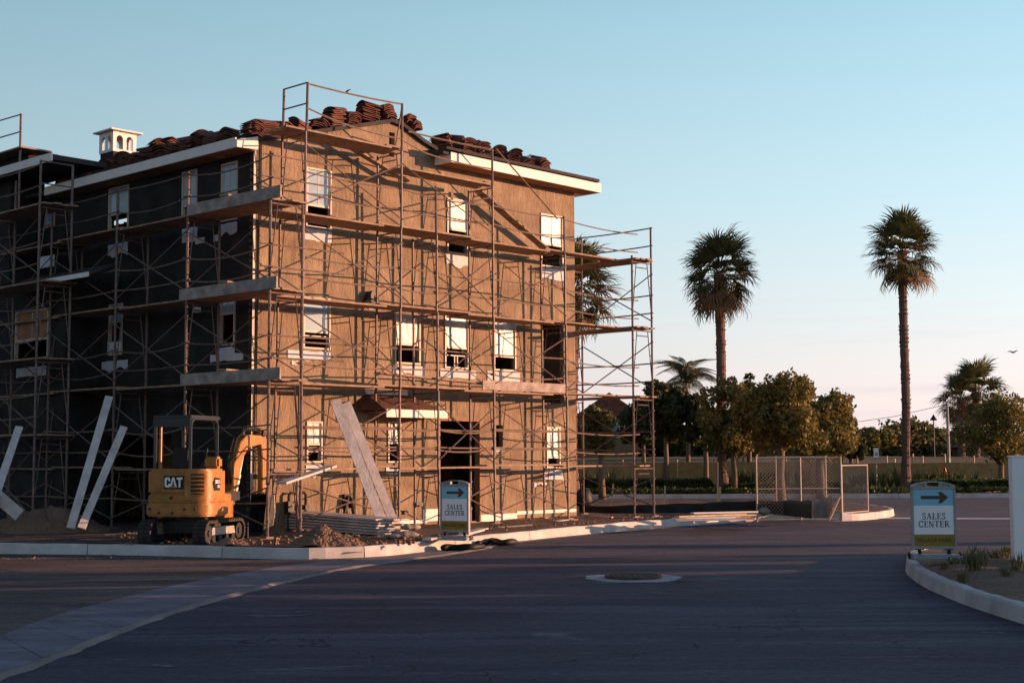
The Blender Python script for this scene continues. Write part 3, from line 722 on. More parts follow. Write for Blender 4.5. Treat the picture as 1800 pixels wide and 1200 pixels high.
c4 = [(cp.x-e_,cp.y-e_,zt2),(cp.x+e_,cp.y-e_,zt2),(cp.x+e_,cp.y+e_,zt2),(cp.x-e_,cp.y+e_,zt2)]; c5 = [(a, b, zt2+.04) for a, b, _ in c4]; ap = (cp.x, cp.y, zt2+.17)
q.quad(*c4[::-1])
for i in range(4): q.quad(c4[i], c4[(i+1) % 4], c5[(i+1) % 4], c5[i]); q.quad(c5[i], c5[(i+1) % 4], ap)
cupcap = q.build('cupola_cap', m_white, B)
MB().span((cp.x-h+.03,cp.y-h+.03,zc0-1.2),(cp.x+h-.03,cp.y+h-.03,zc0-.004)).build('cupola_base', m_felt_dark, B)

# ------------------------------------------------------------------ stacks of roof tiles
def tile_mesh():
    q = MB(); L = .40; W_ = .30; n_ = 7; t = .016
    for y in (0, L):
        for r_, s_ in ((0, 1), (1, 1)):
            for i in range(n_+1):
                x = -W_/2+W_*i/n_; z = .052*math.sin(math.pi*i/n_)**.8 if 0 < i < n_ else 0
                q.v.append((x, y-L/2, z-(t if r_ else 0)))
    k = n_+1
    for i in range(n_):
        q.f.append((i, i+1, 2*k+i+1, 2*k+i)); q.f.append((k+i+1, k+i, 3*k+i, 3*k+i+1))
        q.f.append((i+1, i, k+i, k+i+1)); q.f.append((2*k+i, 2*k+i+1, 3*k+i+1, 3*k+i))
    q.f.append((0, 2*k, 3*k, k)); q.f.append((n_, k+n_, 3*k+n_, 2*k+n_))
    return q.mesh('roof_tile', m_tile)
TILE = tile_mesh()
def stack(u, v, z, rz, count, label, tilt=0, sc=1.0):
    p = O+U*u+V*v
    t = thing('tile_stack', label, 'roof tiles', (p.x, p.y, z), YAW+rz, 'stacks of clay roof tiles on the roof')
    t.rotation_euler = (random.uniform(-.22,.22)+tilt, random.uniform(-.3,.3), YAW+rz); t.scale = (sc,)*3
    j_ = random.uniform(-.012,.012)
    for i in range(count):
        link('roof_tile', TILE, t, loc=(random.uniform(-.02,.02)+j_*i, random.uniform(-.03,.03), .02+i*.037), rot=(random.uniform(-.03,.03), 0, random.uniform(-.12,.12)))
    return t
# along the left slope
spots = [(118,0.0,.3),(140,.6,.5),(165,.2,.4),(190,1.1,.5),(207,.1,.4),(228,.9,.6),(247,.2,.3),(262,1.3,.6),(283,.3,.4),(300,1.2,.7),(318,1.9,.9),(335,.6,.5),(352,1.4,.7),(372,.7,.5),(386,1.8,.8),(405,.9,.5)]
for i, (px, rz, dep) in enumerate(spots):
    u = dep+.25; v = left(px, 300, u)[0]
    stack(u, v, zA(u)+.01, random.uniform(-.6,.6)+(1.57 if i % 3 == 0 else 0), random.choice((8,9,10,12)) if i % 4 else 13,
          'stack of brown roof tiles on the long left eave, %s' % ['farthest','second farthest','third farthest','just left of the white cupola','just right of the white cupola','sixth farthest','seventh farthest','eighth farthest','ninth farthest','tenth farthest','eleventh farthest','twelfth farthest','thirteenth farthest','third from the gable','second from the gable','nearest the gable'][i], sc=1.25)
    if i in (5, 8, 10, 12):
        u2 = u+.75; v2 = left(px+12, 300, u2)[0]; stack(u2, v2, zA(u2)+.01, random.uniform(-.8,.8), 14, 'tall stack of brown roof tiles behind the left eave row, %s' % {5:'above the cupola side',8:'left of the rounded heap',10:'above the centre window',12:'nearest the gable'}[i], sc=1.3)
# along the gable ridge line
gsp = [(440,9),(466,8),(487,7),(524,6),(552,6),(585,10),(612,7),(645,10),(676,8)]
gl = ['on the rake just right of the white fascia corner','second up the rake beside the first scaffold post','third up the rake, a low one','small one below the top guard rail post','right of the tall corner scaffold post','tall one halfway up the rake','low one between two tall stacks near the peak','tallest one just left of the peak','at the very peak of the gable']
for i, ((px, c), lb) in enumerate(zip(gsp, gl)):
    u = front(px, 220, .35)[0]; stack(u, .35, zA(u)+.01, random.uniform(-.25,.25)+1.57*(i % 2), c, 'stack of red clay roof tiles ' + lb, sc=1.3)
for px, py, lb in ((714,222,'sliding down the right side of the gable'),(725,232,'low on the right shoulder of the gable')):
    u, z = front(px, py, .2); stack(u, .2, z+.02, .2, 5, 'stack of red clay roof tiles ' + lb, sc=1.2, tilt=-.2)
rsp = [(778,10),(797,13),(820,11),(833,14),(852,12),(876,13),(897,9),(905,13),(925,8),(936,12),(948,9)]
rl = ['first at the left end of the front eave','second along the front eave','third along the front eave','fourth, a tall one on the front eave','fifth, left of the scaffold post on the front eave','sixth, right of the scaffold post','seventh along the front eave','eighth, beside the middle of the front fascia','ninth, a low one on the front eave','tenth along the front eave','last one toward the right end of the front eave']
for i, ((px, c), lb) in enumerate(zip(rsp, rl)):
    v = .15+.5*(i % 2); u = front(px, 270, v)[0]; stack(u, v, zt+(v+.6)*slC*.62+.01, random.uniform(-.7,.7), c, 'stack of dark red roof tiles ' + lb, sc=1.25, tilt=random.uniform(-.15,.15))

# ------------------------------------------------------------------ scaffolding
PR = .033
def frame_mesh(w, h, name):
    q = MB()
    q.tube((0,0,0),(0,0,h),PR,6); q.tube((w,0,0),(w,0,h),PR,6); q.tube((0,0,h-.05),(w,0,h-.05),.02,5)
    q.tube((.2,0,h-.2),(w-.2,0,h-.2),.016,4)
    for a, b in ((.2,.03),(w-.2,w-.03)):
        q.tube((a,0,h-.05),(b,0,h*.30),.016,4)
    q.tube((.0,0,h*.62),(.12,0,h*.62),.014,4); q.tube((w,0,h*.62),(w-.12,0,h*.62),.014,4)
    for x in (0, w):
        for z in (.35, h-.35): q.box((x,-.035,z),(.03,.05,.03))
    return q.mesh(name, m_pipe)
FM = {}
def fmesh(h):
    k = round(h, 2)
    if k not in FM: FM[k] = frame_mesh(.91, k, 'scaffold_frame')
    return FM[k]
GZ = LOTZ
Z0, Z1, Z2, Z3, Z4 = 1.69, 3.69, 5.71, 7.72, 9.74
def scaff(label):
    return thing('scaffold', label, 'scaffold', O, YAW, 'pipe scaffolds round the unfinished house')
def post(par, p0, p1, r=PR, name='post'):
    return MB().tube(p0, p1, r, 6).build(name, m_pipe, par)
def rail(par, a, b, sag=.04, r=.02, mt=None, name='guard_rail'):
    a = Vector(a); b = Vector(b); pts = [a.lerp(b, i/6)-Vector((0,0,4*sag*(i/6)*(1-i/6))) for i in range(7)]
    return MB().path(pts, r, 4).build(name, mt or m_rope, par)
def brace(par, a, b, c, d):
    MB().tube(a, b, .018, 4).tube(c, d, .018, 4).build('cross_brace', m_pipe, par)
PLM = {}
def plank(par, a, b, w=.235, t=.042, name='plank', mt=None):
    a = Vector(a); b = Vector(b); L = (b-a).length
    q = MB().box((0,L/2,0),(w,L,t))
    me = q.mesh(name, mt or m_plank)
    d = (b-a).normalized()
    o = link(name, me, par, loc=a); o.rotation_mode = 'QUATERNION'; o.rotation_quaternion = d.to_track_quat('Y', 'Z')
    return o
def baseplates(par, pts):
    for x, y in pts:
        MB().box((x, y, GZ+.02), (.2,.2,.03)).build('base_plate', m_pipe, par)
        MB().box((x, y, GZ-.02), (.5,.26,.045)).build('sole_board', m_plank, par)

# front scaffold
SF = scaff('pipe scaffold with plank decks across the sunlit front wall')
VO = -1.25; VI = VO+.91
def ucol(x0, y0, x1, y1):
    a = front(x0, y0, VO); b = front(x1, y1, VO); k = (a[0]-b[0])/(a[1]-b[1])
    return lambda z: b[0]+k*(z-b[1])
cols = [(ucol(541,145,525,780), 4), (ucol(707,180,701,927), 4), (ucol(766,327,772,900), 3), (ucol(865,262,870,915), 4), (ucol(991,380,999.5,910), 3)]
LV = [(GZ+.02, Z0), (Z0, Z1), (Z1, Z2), (Z2, Z3), (Z3, Z4)]
for ci, (f, nl) in enumerate(cols):
    for li in range(nl+1 if nl < 5 else 5):
        if li > nl: break
        z0, z1 = LV[li]
        if ci == 3 and li == 4: z1 = Z4-.45
        a = f(z0+.01); b = f(z1)
        o = link('frame', fmesh(round(z1-z0-.01, 2)), SF, loc=(a, VO, z0)); o.rotation_euler = (0, 0, math.pi/2)
        ang = (b-a)/(z1-z0); o.rotation_euler = (0, ang, math.pi/2) if False else (0, 0, math.pi/2)
        o.location.x = (a+b)/2
    zt_ = LV[nl][1]
tops = {0: front(541,145,VO)[1], 1: front(707,182,VO)[1], 2: front(766,327,VO)[1], 3: front(865,262,VO)[1], 4: front(991,380,VO)[1]}
for ci, (f, nl) in enumerate(cols):
    zt_ = LV[nl][1] if not (ci == 3) else Z4-.45
    if tops[ci] > zt_: post(SF, (f(zt_), VO, zt_), (f(tops[ci]), VO, tops[ci]))
u0 = cols[0][0](tops[0]); post(SF, (cols[0][0](Z4), VI, Z4), (u0, VI, tops[0])); [MB().tube((u0,VO,tops[0]-k_),(u0,VI,tops[0]-k_),.02,5).build('end_rail', m_pipe, SF) for k_ in (0, .5)]
baseplates(SF, [(f(GZ), y) for f, _ in cols for y in (VO, VI)])
for bi, (i, j) in enumerate(((0,1),(1,2),(2,3),(3,4))):
    fa_, fb_ = cols[i][0], cols[j][0]
    for li, (z0, z1) in enumerate(LV[:4]):
        if not (bi == 1):
            zz0 = z0+.25; zz1 = z1-.35
            brace(SF, (fa_(zz1), VO-.03, zz1), (fb_(zz0), VO-.03, zz0), (fa_(zz0), VO-.05, zz0), (fb_(zz1), VO-.05, zz1))
        if li > 0:
            for h_ in (.52, 1.03):
                rail(SF, (fa_(z0)-.1, VO+.04, z0+h_+random.uniform(-.03,.03)), (fb_(z0)+.1, VO+.04, z0+h_+random.uniform(-.03,.03)), random.choice((.0,.05,.09)))
    for h_ in (.75, 1.2): rail(SF, (fa_(1)-.1, VO+.04, Z0-1.69+h_*1.2+.1) if False else (fa_(Z0), VO+.04, Z0+h_-.2), (fb_(Z0), VO+.04, Z0+h_-.2), .02)
# guard rails of the top bay, L3 and L4
f0, f1, f15, f2, f3 = [c[0] for c in cols]
rail(SF, (f0(tops[0]), VO, tops[0]-.03), (f1(tops[1]), VO, tops[1]-.02), .03, .024)
rail(SF, (f0(Z4), VO, tops[0]-.62), (f1(Z4), VO, tops[1]-.92), .10, .022)
rail(SF, (f1(Z4), VO, tops[1]-.1), (f1(Z4)+.55, VI, Z4+.05), .0, .02)
zq = front(735,235,VO+.3)[1]
rail(SF, (f1(Z4)+.5, VO+.3, zq), (f2(Z4), VO, tops[3]-.02), .02, .022)
rail(SF, (f1(Z4), VO, tops[1]-.95), (f1(Z4)+.75, VO, front(745,268,VO)[1]), .0, .018); rail(SF, (f1(Z4)+.75, VO, front(745,268,VO)[1]), (f2(Z4), VO, front(865,297,VO)[1]), .05, .02)
for i, j in ((0,1),(1,3),(3,4)):
    fa_, fb_ = cols[i][0], cols[j][0]
    for h_ in (.55, 1.05): rail(SF, (fa_(Z3)-.05, VO+.04, Z3+h_), (fb_(Z3)+.05, VO+.04, Z3+h_), random.choice((.06,.1)))
    if i == 0 or i == 1:
        brace(SF, (fa_(Z4-.3), VO-.03, Z4-.35), (fb_(Z3), VO-.03, Z3+.25), (fa_(Z3), VO-.05, Z3+.25), (fb_(Z4-.3), VO-.05, Z4-.35 if i == 0 else Z4-.75))
# decks
def deck(par, axis, s0, s1, c0, z, n_=4, chunk=3.25, name='plank', zz=0.0, slope=0.0, w=.225):
    s = s0; k = 0
    while s < s1-.3:
        e_ = min(s+chunk, s1)
        for i in range(n_):
            c = c0+.115+i*(w+.004); dz = .045*(k % 2)+random.uniform(-.004,.004); j0 = random.uniform(-.1,.12); j1 = random.uniform(-.1,.18)
            a = (s+j0, c, z+.03+dz) if axis == 'u' else (c, s+j0, z+.03+dz)
            b = (e_+j1, c, z+.03+dz+slope) if axis == 'u' else (c, e_+j1, z+.03+dz+slope)
            plank(par, a, b, w)
        s = e_-.12; k += 1
for z in (Z1, Z2, Z3):
    deck(SF, 'u', f0(z)-.75, f3(z)+.15, VO, z)
    plank(SF, (f3(z)-.2, VO+.12, z+.08), (BL+1.05, VO+.12, z+.08)); plank(SF, (f3(z)-.25, VO+.36, z+.08), (BL+1.0, VO+.36, z+.08))
deck(SF, 'u', f0(Z0)-.8, f1(Z0)+.1, VO, Z0, 2); deck(SF, 'u', f1(Z0), f3(Z0)+1.5, VO, Z0, 2)
deck(SF, 'u', f0(Z4)-.55, f1(Z4)+.05, VO, Z4, 4); deck(SF, 'u', f1(Z4)+.0, f2(Z4)+.15, VO, Z4-.45, 3)
# two long planks leaning diagonally inside the top lifts
a = front(590,247,VI+.1); b = front(712,320,VI+.1); plank(SF, (a[0], VI+.02, a[1]), (b[0], VI+.02, b[1]), .2)
a = front(835,338,VI+.1); b = front(955,438,VI+.1); plank(SF, (a[0], VI-.05, a[1]), (b[0], VI+.02, b[1]), .28)
a = front(870,262,VO); b = front(978,385,VO); MB().tube((a[0],VO-.04,a[1]),(b[0],VO-.04,b[1]),.022,5).build('diagonal_brace', m_pipe_rust, SF)
# toe board in the right bay of level one, cluttered plank left of it
a = front(848,668,VO-.03); b = front(993,675,VO-.03)
plank(SF, (a[0],VO-.03,a[1]-.12), (b[0],VO-.03,a[1]-.12), .04, .25, 'toe_board', m_toe)
a = front(668,655,VO+.1); plank(SF, (a[0],VO+.2,a[1]), (a[0]+4.1,VO+.2,a[1]-.15), .25)

# left scaffold
SL = scaff('pipe scaffold with toe boards along the dark shaded side wall')
UO = -1.2; UI = UO+.91
lc = [-2.25, left(328,520,UO)[0], left(203,560,UO)[0], left(88,560,UO)[0]]
lc.append(lc[-1]+3.05)
for i, v in enumerate(lc):
    for li in range(4):
        z0, z1 = LV[li]; link('frame', fmesh(round(z1-z0-.01, 2)), SL, loc=(UO, v, z0))
    tz = Z3+1.08; post(SL, (UO, v, Z3), (UO, v, tz))
baseplates(SL, [(x, v) for v in lc for x in (UO, UI)])
for i in range(len(lc)-1):
    a, b = lc[i], lc[i+1]
    for li, (z0, z1) in enumerate(LV[:4]):
        zz0 = z0+.25; zz1 = z1-.35
        brace(SL, (UO-.03, a, zz1), (UO-.03, b, zz0), (UO-.05, a, zz0), (UO-.05, b, zz1))
        for h_ in (.5, 1.03):
            sg = random.choice((.05,.12,.16))
            rail(SL, (UO-.02, a-.15, z1+h_), (UO-.02, b+.15, z1+h_), sg, .018, m_pipe if li % 2 else m_rope)
    rail(SL, (UO-.02, a, 1.0), (UO-.02, b, 1.0), .03)
for z in (Z1, Z2, Z3): deck(SL, 'v', lc[1]-.2, lc[4], UO+.0, z); deck(SL, 'v', -2.35, lc[1]+.1, UO, z, 4)
deck(SL, 'v', lc[1]-.2, lc[4], UO, Z0, 2)
for z, x0, y0, x1, y1 in ((Z3,330,384,494,340),(Z2,316,530,487,499),(Z1,318,680,493,660)):
    a = left(x0, y0, UO-.05); b = left(x1, y1, UO-.05); zb_ = z+.14
    plank(SL, (UO-.05, b[0], zb_), (UO-.05, a[0], zb_), .04, .27, 'toe_board', m_toe)
    o = plank(SL, (UO-.1, lc[1]-1.6, z+.31), (UO+.9, lc[1]-1.2, z+.31), .24)
for z in (Z1,Z2,Z3):
    for h_ in (.5, 1.0):
        MB().tube((UO-.3, -2.3, z+h_), (UI+1.2, -2.28, z+h_+.02), .02, 5).build('end_rail', m_pipe, SL)
    post(SL, (UO, lc[0], z), (UO, lc[0], z+1.1))

# right-hand scaffold round the corner
SR = scaff('narrow pipe scaffold standing clear of the right corner of the house against the sky')
UR = 13.0; rv = [-1.95, .75, 3.8]
for i, v in enumerate(rv):
    for li in range(4):
        z0, z1 = LV[li]; link('frame', fmesh(round(z1-z0-.01, 2)), SR, loc=(UR-.91, v, z0))
    post(SR, (UR, v, Z3), (UR, v, Z3+1.05)); post(SR, (UR-.91, v, Z3), (UR-.91, v, Z3+(1.05 if i else .12)))
baseplates(SR, [(x, v) for v in rv for x in (UR, UR-.91)])
for a, b in zip(rv, rv[1:]):
    for li, (z0, z1) in enumerate(LV[:4]):
        zz0 = z0+.25; zz1 = z1-.35
        brace(SR, (UR+.03, a, zz1), (UR+.03, b, zz0), (UR+.05, a, zz0), (UR+.05, b, zz1))
        for h_ in (.5, 1.03): rail(SR, (UR+.02, a-.05, z1+h_), (UR+.02, b+.05, z1+h_), .02, .02, m_pipe)
for z in (Z1, Z2, Z3): deck(SR, 'v', -2.1, 4.0, UR-.91, z, 4)
for z in (Z0,): deck(SR, 'v', -2.1, 4.0, UR-.91, z, 2)
for z in (Z0, Z1, Z2, Z3):
    for h_ in (.45, 1.0): rail(SR, (f3(z)+.05, VO+.03, z+h_), (BL+1.5, VO+.03, z+h_-.05), .06, .018)

# wing scaffold at the far left
SW = scaff('tall pipe scaffold at the left edge of the picture in front of the projecting wing')
UW = -2.25
wv = [left(67, 500, UW)[0], left(67, 500, UW)[0]+3.05]
zl = [left(67, y, UW)[1] for y in (766, 631, 496, 360)]
zts = left(66, 283, UW)[1]
lv2 = [(GZ+.02, zl[0]), (zl[0], zl[1]), (zl[1], zl[2]), (zl[2], zl[3])]
for v in wv:
    for z0, z1 in lv2: link('frame', fmesh(round(z1-z0-.01, 2)), SW, loc=(UW, v, z0))
    for x in (UW, UW+.91): post(SW, (x, v, zl[3]), (x, v, zts))
baseplates(SW, [(x, v) for v in wv for x in (UW, UW+.91)])
for z0, z1 in lv2:
    brace(SW, (UW-.03, wv[0], z1-.35), (UW-.03, wv[1], z0+.25), (UW-.05, wv[0], z0+.25), (UW-.05, wv[1], z1-.35))
    for h_ in (.5, 1.05): rail(SW, (UW-.02, wv[0]-.1, z1+h_), (UW-.02, wv[1]+.1, z1+h_), .06, .018)
    deck(SW, 'v', wv[0]-.25, wv[1]+.2, UW, z1, 4)
[MB().tube((UW, wv[0], zts-k_), (UW+.91, wv[0], zts-k_), .02, 5).build('end_rail', m_pipe, SW) for k_ in (.02, .6)]
vx, zx = left(37, 200, -1.6); vy, zy = left(33, 262, -1.6)
post(SW, (-1.6, vx, zl[3]), (-1.6, vx, zx)); rail(SW, (-1.6, vx, zx-.02), (-1.6, vx+3, zx+.05), .0, .02); rail(SW, (-1.6, vx, zx-.5), (-1.6, vx+3, zx-.45), .0, .02)
for k in range(4): plank(SW, (-1.6+k*.23, vx-.25, zy), (-1.6+k*.23, vx+3, zy))

# ------------------------------------------------------------------ leaning boards, lumber, soil heaps
def board3(name, label, p0, p1, w, t, mt, up=(0,0,1), cat='board', group=None):
    q = MB().bar(p0, p1, w, t, up)
    return q.build(name, mt, label=label, cat=cat, group=group)
def lean(pb, pt, zb, yt, w, label, mt=m_lean, t=.05, name='leaning_board'):
    b = gnd(pb[0], pb[1], zb) if zb is not None else atY(pb[0], pb[1], 33.2); tp_ = atY(pt[0], pt[1], yt)
    return board3(name, label, b, tp_, w, t, mt, up=(0.2,-1,.2), cat='board', group='boards leaning against the scaffolds')
lean((124,928), (192,697), None, 35.4, .19, 'tall pale board leaning on the dark side scaffold, longest of the three at left')
lean((143,928), (218,750), None, 34.8, .18, 'shorter grey-pink board leaning just left of the excavator')
lean((-14,890), (34,750), None, 35.2, .18, 'pale board leaning at the very left edge')
b0 = gnd(-40, 855, .6); b1 = gnd(40, 905, LOTZ)
board3('low_board', 'bluish board sloping down to the right at the left edge behind the soil heap', atY(-30,850,33.5), atY(35,905,33.5), .3, .05, m_board, up=(0,-1,0))
lean((679,936), (589,703), LOTZ, 33.0, .235, 'left of two long boards propped together in front of the sunlit wall', t=.06)
lean((699,934), (608,707), LOTZ, 33.4, .21, 'right of two long boards propped together in front of the sunlit wall', t=.06)
# stack of long planks on the ground
LS = thing('lumber_stack', 'low stack of long grey scaffold planks lying behind the excavator bucket', 'lumber', (0,0,0))
p0 = gnd(405, 925, .25); p1 = gnd(678, 940, .25)
dd = (p1-p0).normalized(); nn = Vector((-dd.y, dd.x, 0))
for r_ in range(6):
    for c_ in range(3):
        j = random.uniform(-.35,.2); k = random.uniform(-.2,.25)
        rise = .26*(1-0)
        a = p0+dd*j+nn*(c_*.26-.1+random.uniform(-.02,.02))+Vector((0,0,.05+r_*.075+.06)); b = p1+dd*k+nn*(c_*.26-.1+random.uniform(-.04,.04))+Vector((0,0,.03+r_*.062))
        MB().bar(a, b, .24, .045).build('plank', m_board, LS)
# boards dumped on the kerb
KS = thing('kerb_boards', 'loose pile of pale timber boards lying on the kerb beside the wire fence', 'lumber', (0,0,0))
for i in range(11):
    x0 = random.uniform(1183,1225); x1 = random.uniform(1285,1332); y0 = random.uniform(913,921)
    a = gnd(x0, y0, .25); b = gnd(x1, y0-random.uniform(1,6), .25); dz = .03+.05*(i//3)
    MB().bar(a+Vector((0,0,dz)), b+Vector((0,0,dz)), .2, .04).build('board', m_wood_post if i % 3 else m_white, KS)
for i, (x0, y0, x1, y1, lb) in enumerate(((815,938,850,929,'short plank end poking out right of the far sales sign'),(750,947,822,941,'flat board lying under the far sales sign'))):
    board3('loose_board', lb, gnd(x0,y0,.27), gnd(x1,y1,.27), .24, .05, m_board)
board3('loose_board', 'grey plank jutting left from the lowest scaffold deck beside the excavator arm', (O+U*-1.1+V*-2.6)+Vector((0,0,Z0-.25)), (O+U*1.4+V*-1.3)+Vector((0,0,Z0+.1)), .25, .05, m_board)

def heap(px, py, w, d, h_, label, seed, n_=70):
    c = gnd(px, py, LOTZ); vs_ = []; fs = []; k = n_
    for j in range(k+1):
        for i in range(k+1):
            x = (i/k-.5)*2; y = (j/k-.5)*2; r_ = math.hypot(x, y)
            ang = math.atan2(y, x); rr = r_*(1+.12*math.sin(3*ang+seed)+.08*math.sin(5*ang+seed*2))
            z = max(0, 1-rr)**.85 if rr < 1 else 0
            X = x*w/2; Y = y*d/2
            z = z*h_*(1+.12*vnoise(X+seed, Y, 3))+(.035*vnoise(X, Y, 9, seed)+.022*vnoise(X, Y, 23, seed+3)+random.uniform(-.012,.018))*(1 if rr < 1 else 0)
            vs_.append((c.x+X, c.y+Y, (LOTZ-.05+z) if rr < 1.0 else LOTZ-.12))
    for j in range(k):
        for i in range(k):
            q_ = j*(k+1)+i; fs.append((q_, q_+1, q_+k+2, q_+k+1))
    q = MB(); q.v = vs_; q.f = fs
    return q.build('soil_heap', m_soil, smooth=False, label=label, cat='soil heap', group='heaps of dug soil')
heap(88,934,3.2,1.7,.72,'large heap of dug soil at the left edge behind the kerb',1)
heap(570,957,1.6,.9,.42,'small brown soil heap between the excavator and the leaning boards',4)
heap(405,956,1.0,.5,.2,'little mound of loose clods under the excavator track',9,40)
def clods(name, label, n_, region, size, mt=m_soil):
    q = MB()
    for i in range(n_):
        px = random.uniform(region[0], region[2]); py = random.uniform(region[1], region[3])
        if region[4] > .22 and region[2] > 1300: py = min(py, 941-(px-740)*.076)
        p = gnd(px, py, region[4]); s = random.uniform(*size)
        M_ = Matrix.Rotation(random.uniform(0,3), 3, 'Z') @ Matrix.Rotation(random.uniform(0,3), 3, 'X')
        q.box((p.x, p.y, region[4]+s*.25), (s, s*random.uniform(.6,1), s*random.uniform(.5,.9)), M_)
    return q.build(name, mt, label=label, cat='clods', kind='stuff')
clods('soil_clods', 'scattered clods of soil on the lot behind the kerb', 420, (200,935,740,957,.23), (.02,.08))
clods('gravel_litter', 'loose stones and crumbs along the foot of the kerb', 240, (0,975,620,984,.0), (.01,.04))
clods('dirt_crumbs', 'crumbs of dirt on the lot in front of the sunlit wall', 420, (860,905,1320,930,.23), (.015,.05))
for i, (px, py, s, lb) in enumerate(((62,966,.17,'brown lump of earth resting against the kerb at left'),(25,968,.09,'small dark lump of earth at the foot of the kerb, leftmost'))):
    c = gnd(px, py, .05); q = MB(); n_ = 9
    q.lathe([(.001,0),(s*.8,0),(s,s*.35),(s*.8,s*.75),(s*.3,s),(.001,s*1.02)], c, 9)
    q.v = [(x+random.uniform(-.02,.02), y+random.uniform(-.02,.02), z-.05) for x, y, z in q.v]
    q.build('earth_lump', m_soil, label=lb, cat='lump of earth', smooth=False)
# sandbags and black erosion socks
def pillow(c, L, w, h_, rz, mt, name, label, cat, group=None, seed=0):
    q = MB(); n_ = 12; m_ = 10
    for i in range(n_+1):
        t = i/n_; x = (t-.5)*L; s = max(.08, math.sin(math.pi*t)**.45)*(1+.08*math.sin(t*17+seed))
        for k in range(m_):
            a = 2*math.pi*k/m_; q.v.append((x, math.cos(a)*w/2*s, h_/2+math.sin(a)*h_/2*s+.01*math.sin(9*t+k+seed)))
    for i in range(n_):
        for k in range(m_):
            a0 = i*m_+k; a1 = i*m_+(k+1) % m_; q.f.append((a0, a1, a1+m_, a0+m_))
    q.f.append(tuple(range(m_))[::-1]); q.f.append(tuple(n_*m_+k for k in range(m_)))
    o = q.build(name, mt, smooth=True, label=label, cat=cat, group=group); o.location = c; o.rotation_euler = (0,0,rz); return o
m_sack = mat('sandbag_cloth', (.26,.22,.19), .9, .15, 8, .6, 18)
c = gnd(712,945,.24); pillow(c, .62,.34,.15,.1,m_sack,'sandbag','lower sandbag beside the foot of the leaning boards','sandbag','sandbags by the leaning boards')
c = gnd(722,941,.24)+Vector((0,0,.12)); pillow(c, .5,.3,.14,.5,m_sack,'sandbag','sandbag lying on top of another by the leaning boards','sandbag','sandbags by the leaning boards',3)
c = gnd(690,946,.24); pillow(c, .4,.25,.1,-.4,m_sack,'sandbag','small flat sandbag left of the sandbag pile','sandbag','sandbags by the leaning boards',5)
def sock(pts, label, seed):
    P = [gnd(x, y, 0) for x, y in pts]; P = spline(P, .12); n_ = len(P); q = MB()
    q.path([p+Vector((0,0,.07+.015*math.sin(i*.9+seed))) for i, p in enumerate(P)], [max(.03,.085*(math.sin(math.pi*min(1,max(0,(i+.5)/n_)))**.3)+.012*math.sin(i*1.3+seed)) for i in range(n_)], 9)
    q.build('erosion_sock', m_black, smooth=True, label=label, cat='sediment sock', group='black sediment socks in the gutter')
sock(((778,969),(800,967),(825,968),(850,966)), 'black filled sock lying in the gutter, left one below the far sales sign', 1)
sock(((840,960),(862,956),(885,959),(910,957)), 'black filled sock lying against the kerb, right one of the two', 2)

def scrap(px, py, L, w, rz, mt, label):
    c = gnd(px, py, .25); o = MB().box((0,0,.02), (L, w, .035)).build('timber_scrap', mt, label=label, cat='scrap wood', group='scraps of timber on the lot'); o.location = (c.x, c.y, .24); o.rotation_euler = (random.uniform(-.05,.05), random.uniform(-.06,.06), rz)
scrap(905, 925, .9, .12, .3, m_wood_post, 'short timber scrap on the dirt right of the house doorway')
scrap(1060, 908, .6, .1, -.5, m_wood_post, 'small timber scrap near the right corner scaffold foot')
scrap(228, 938, 1.1, .14, .15, m_board, 'grey timber scrap on the dirt left of the excavator')
scrap(640, 938, .7, .1, 1.0, m_wood_post, 'timber offcut beside the foot of the long leaning boards')
scrap(985, 915, .5, .2, .8, m_board, 'flat offcut lying under the right bay of the scaffold')
scrap(862, 932, .8, .06, -.2, m_plank, 'thin timber offcut just behind the kerb near the doorway')
# ------------------------------------------------------------------ text helpers
def textmesh(txt, size, mt, ext=.002, bold=0):
    cu = bpy.data.curves.new('lettering', 'FONT'); cu.body = txt; cu.size = size; cu.extrude = ext; cu.align_x = 'CENTER'; cu.align_y = 'CENTER'; cu.offset = bold; cu.resolution_u = 3
    o = bpy.data.objects.new('lettering', cu); COL.objects.link(o)
    bpy.context.view_layer.update()
    me = bpy.data.meshes.new_from_object(o.evaluated_get(bpy.context.evaluated_depsgraph_get())); bpy.data.objects.remove(o); me.materials.clear(); me.materials.append(mt); return me
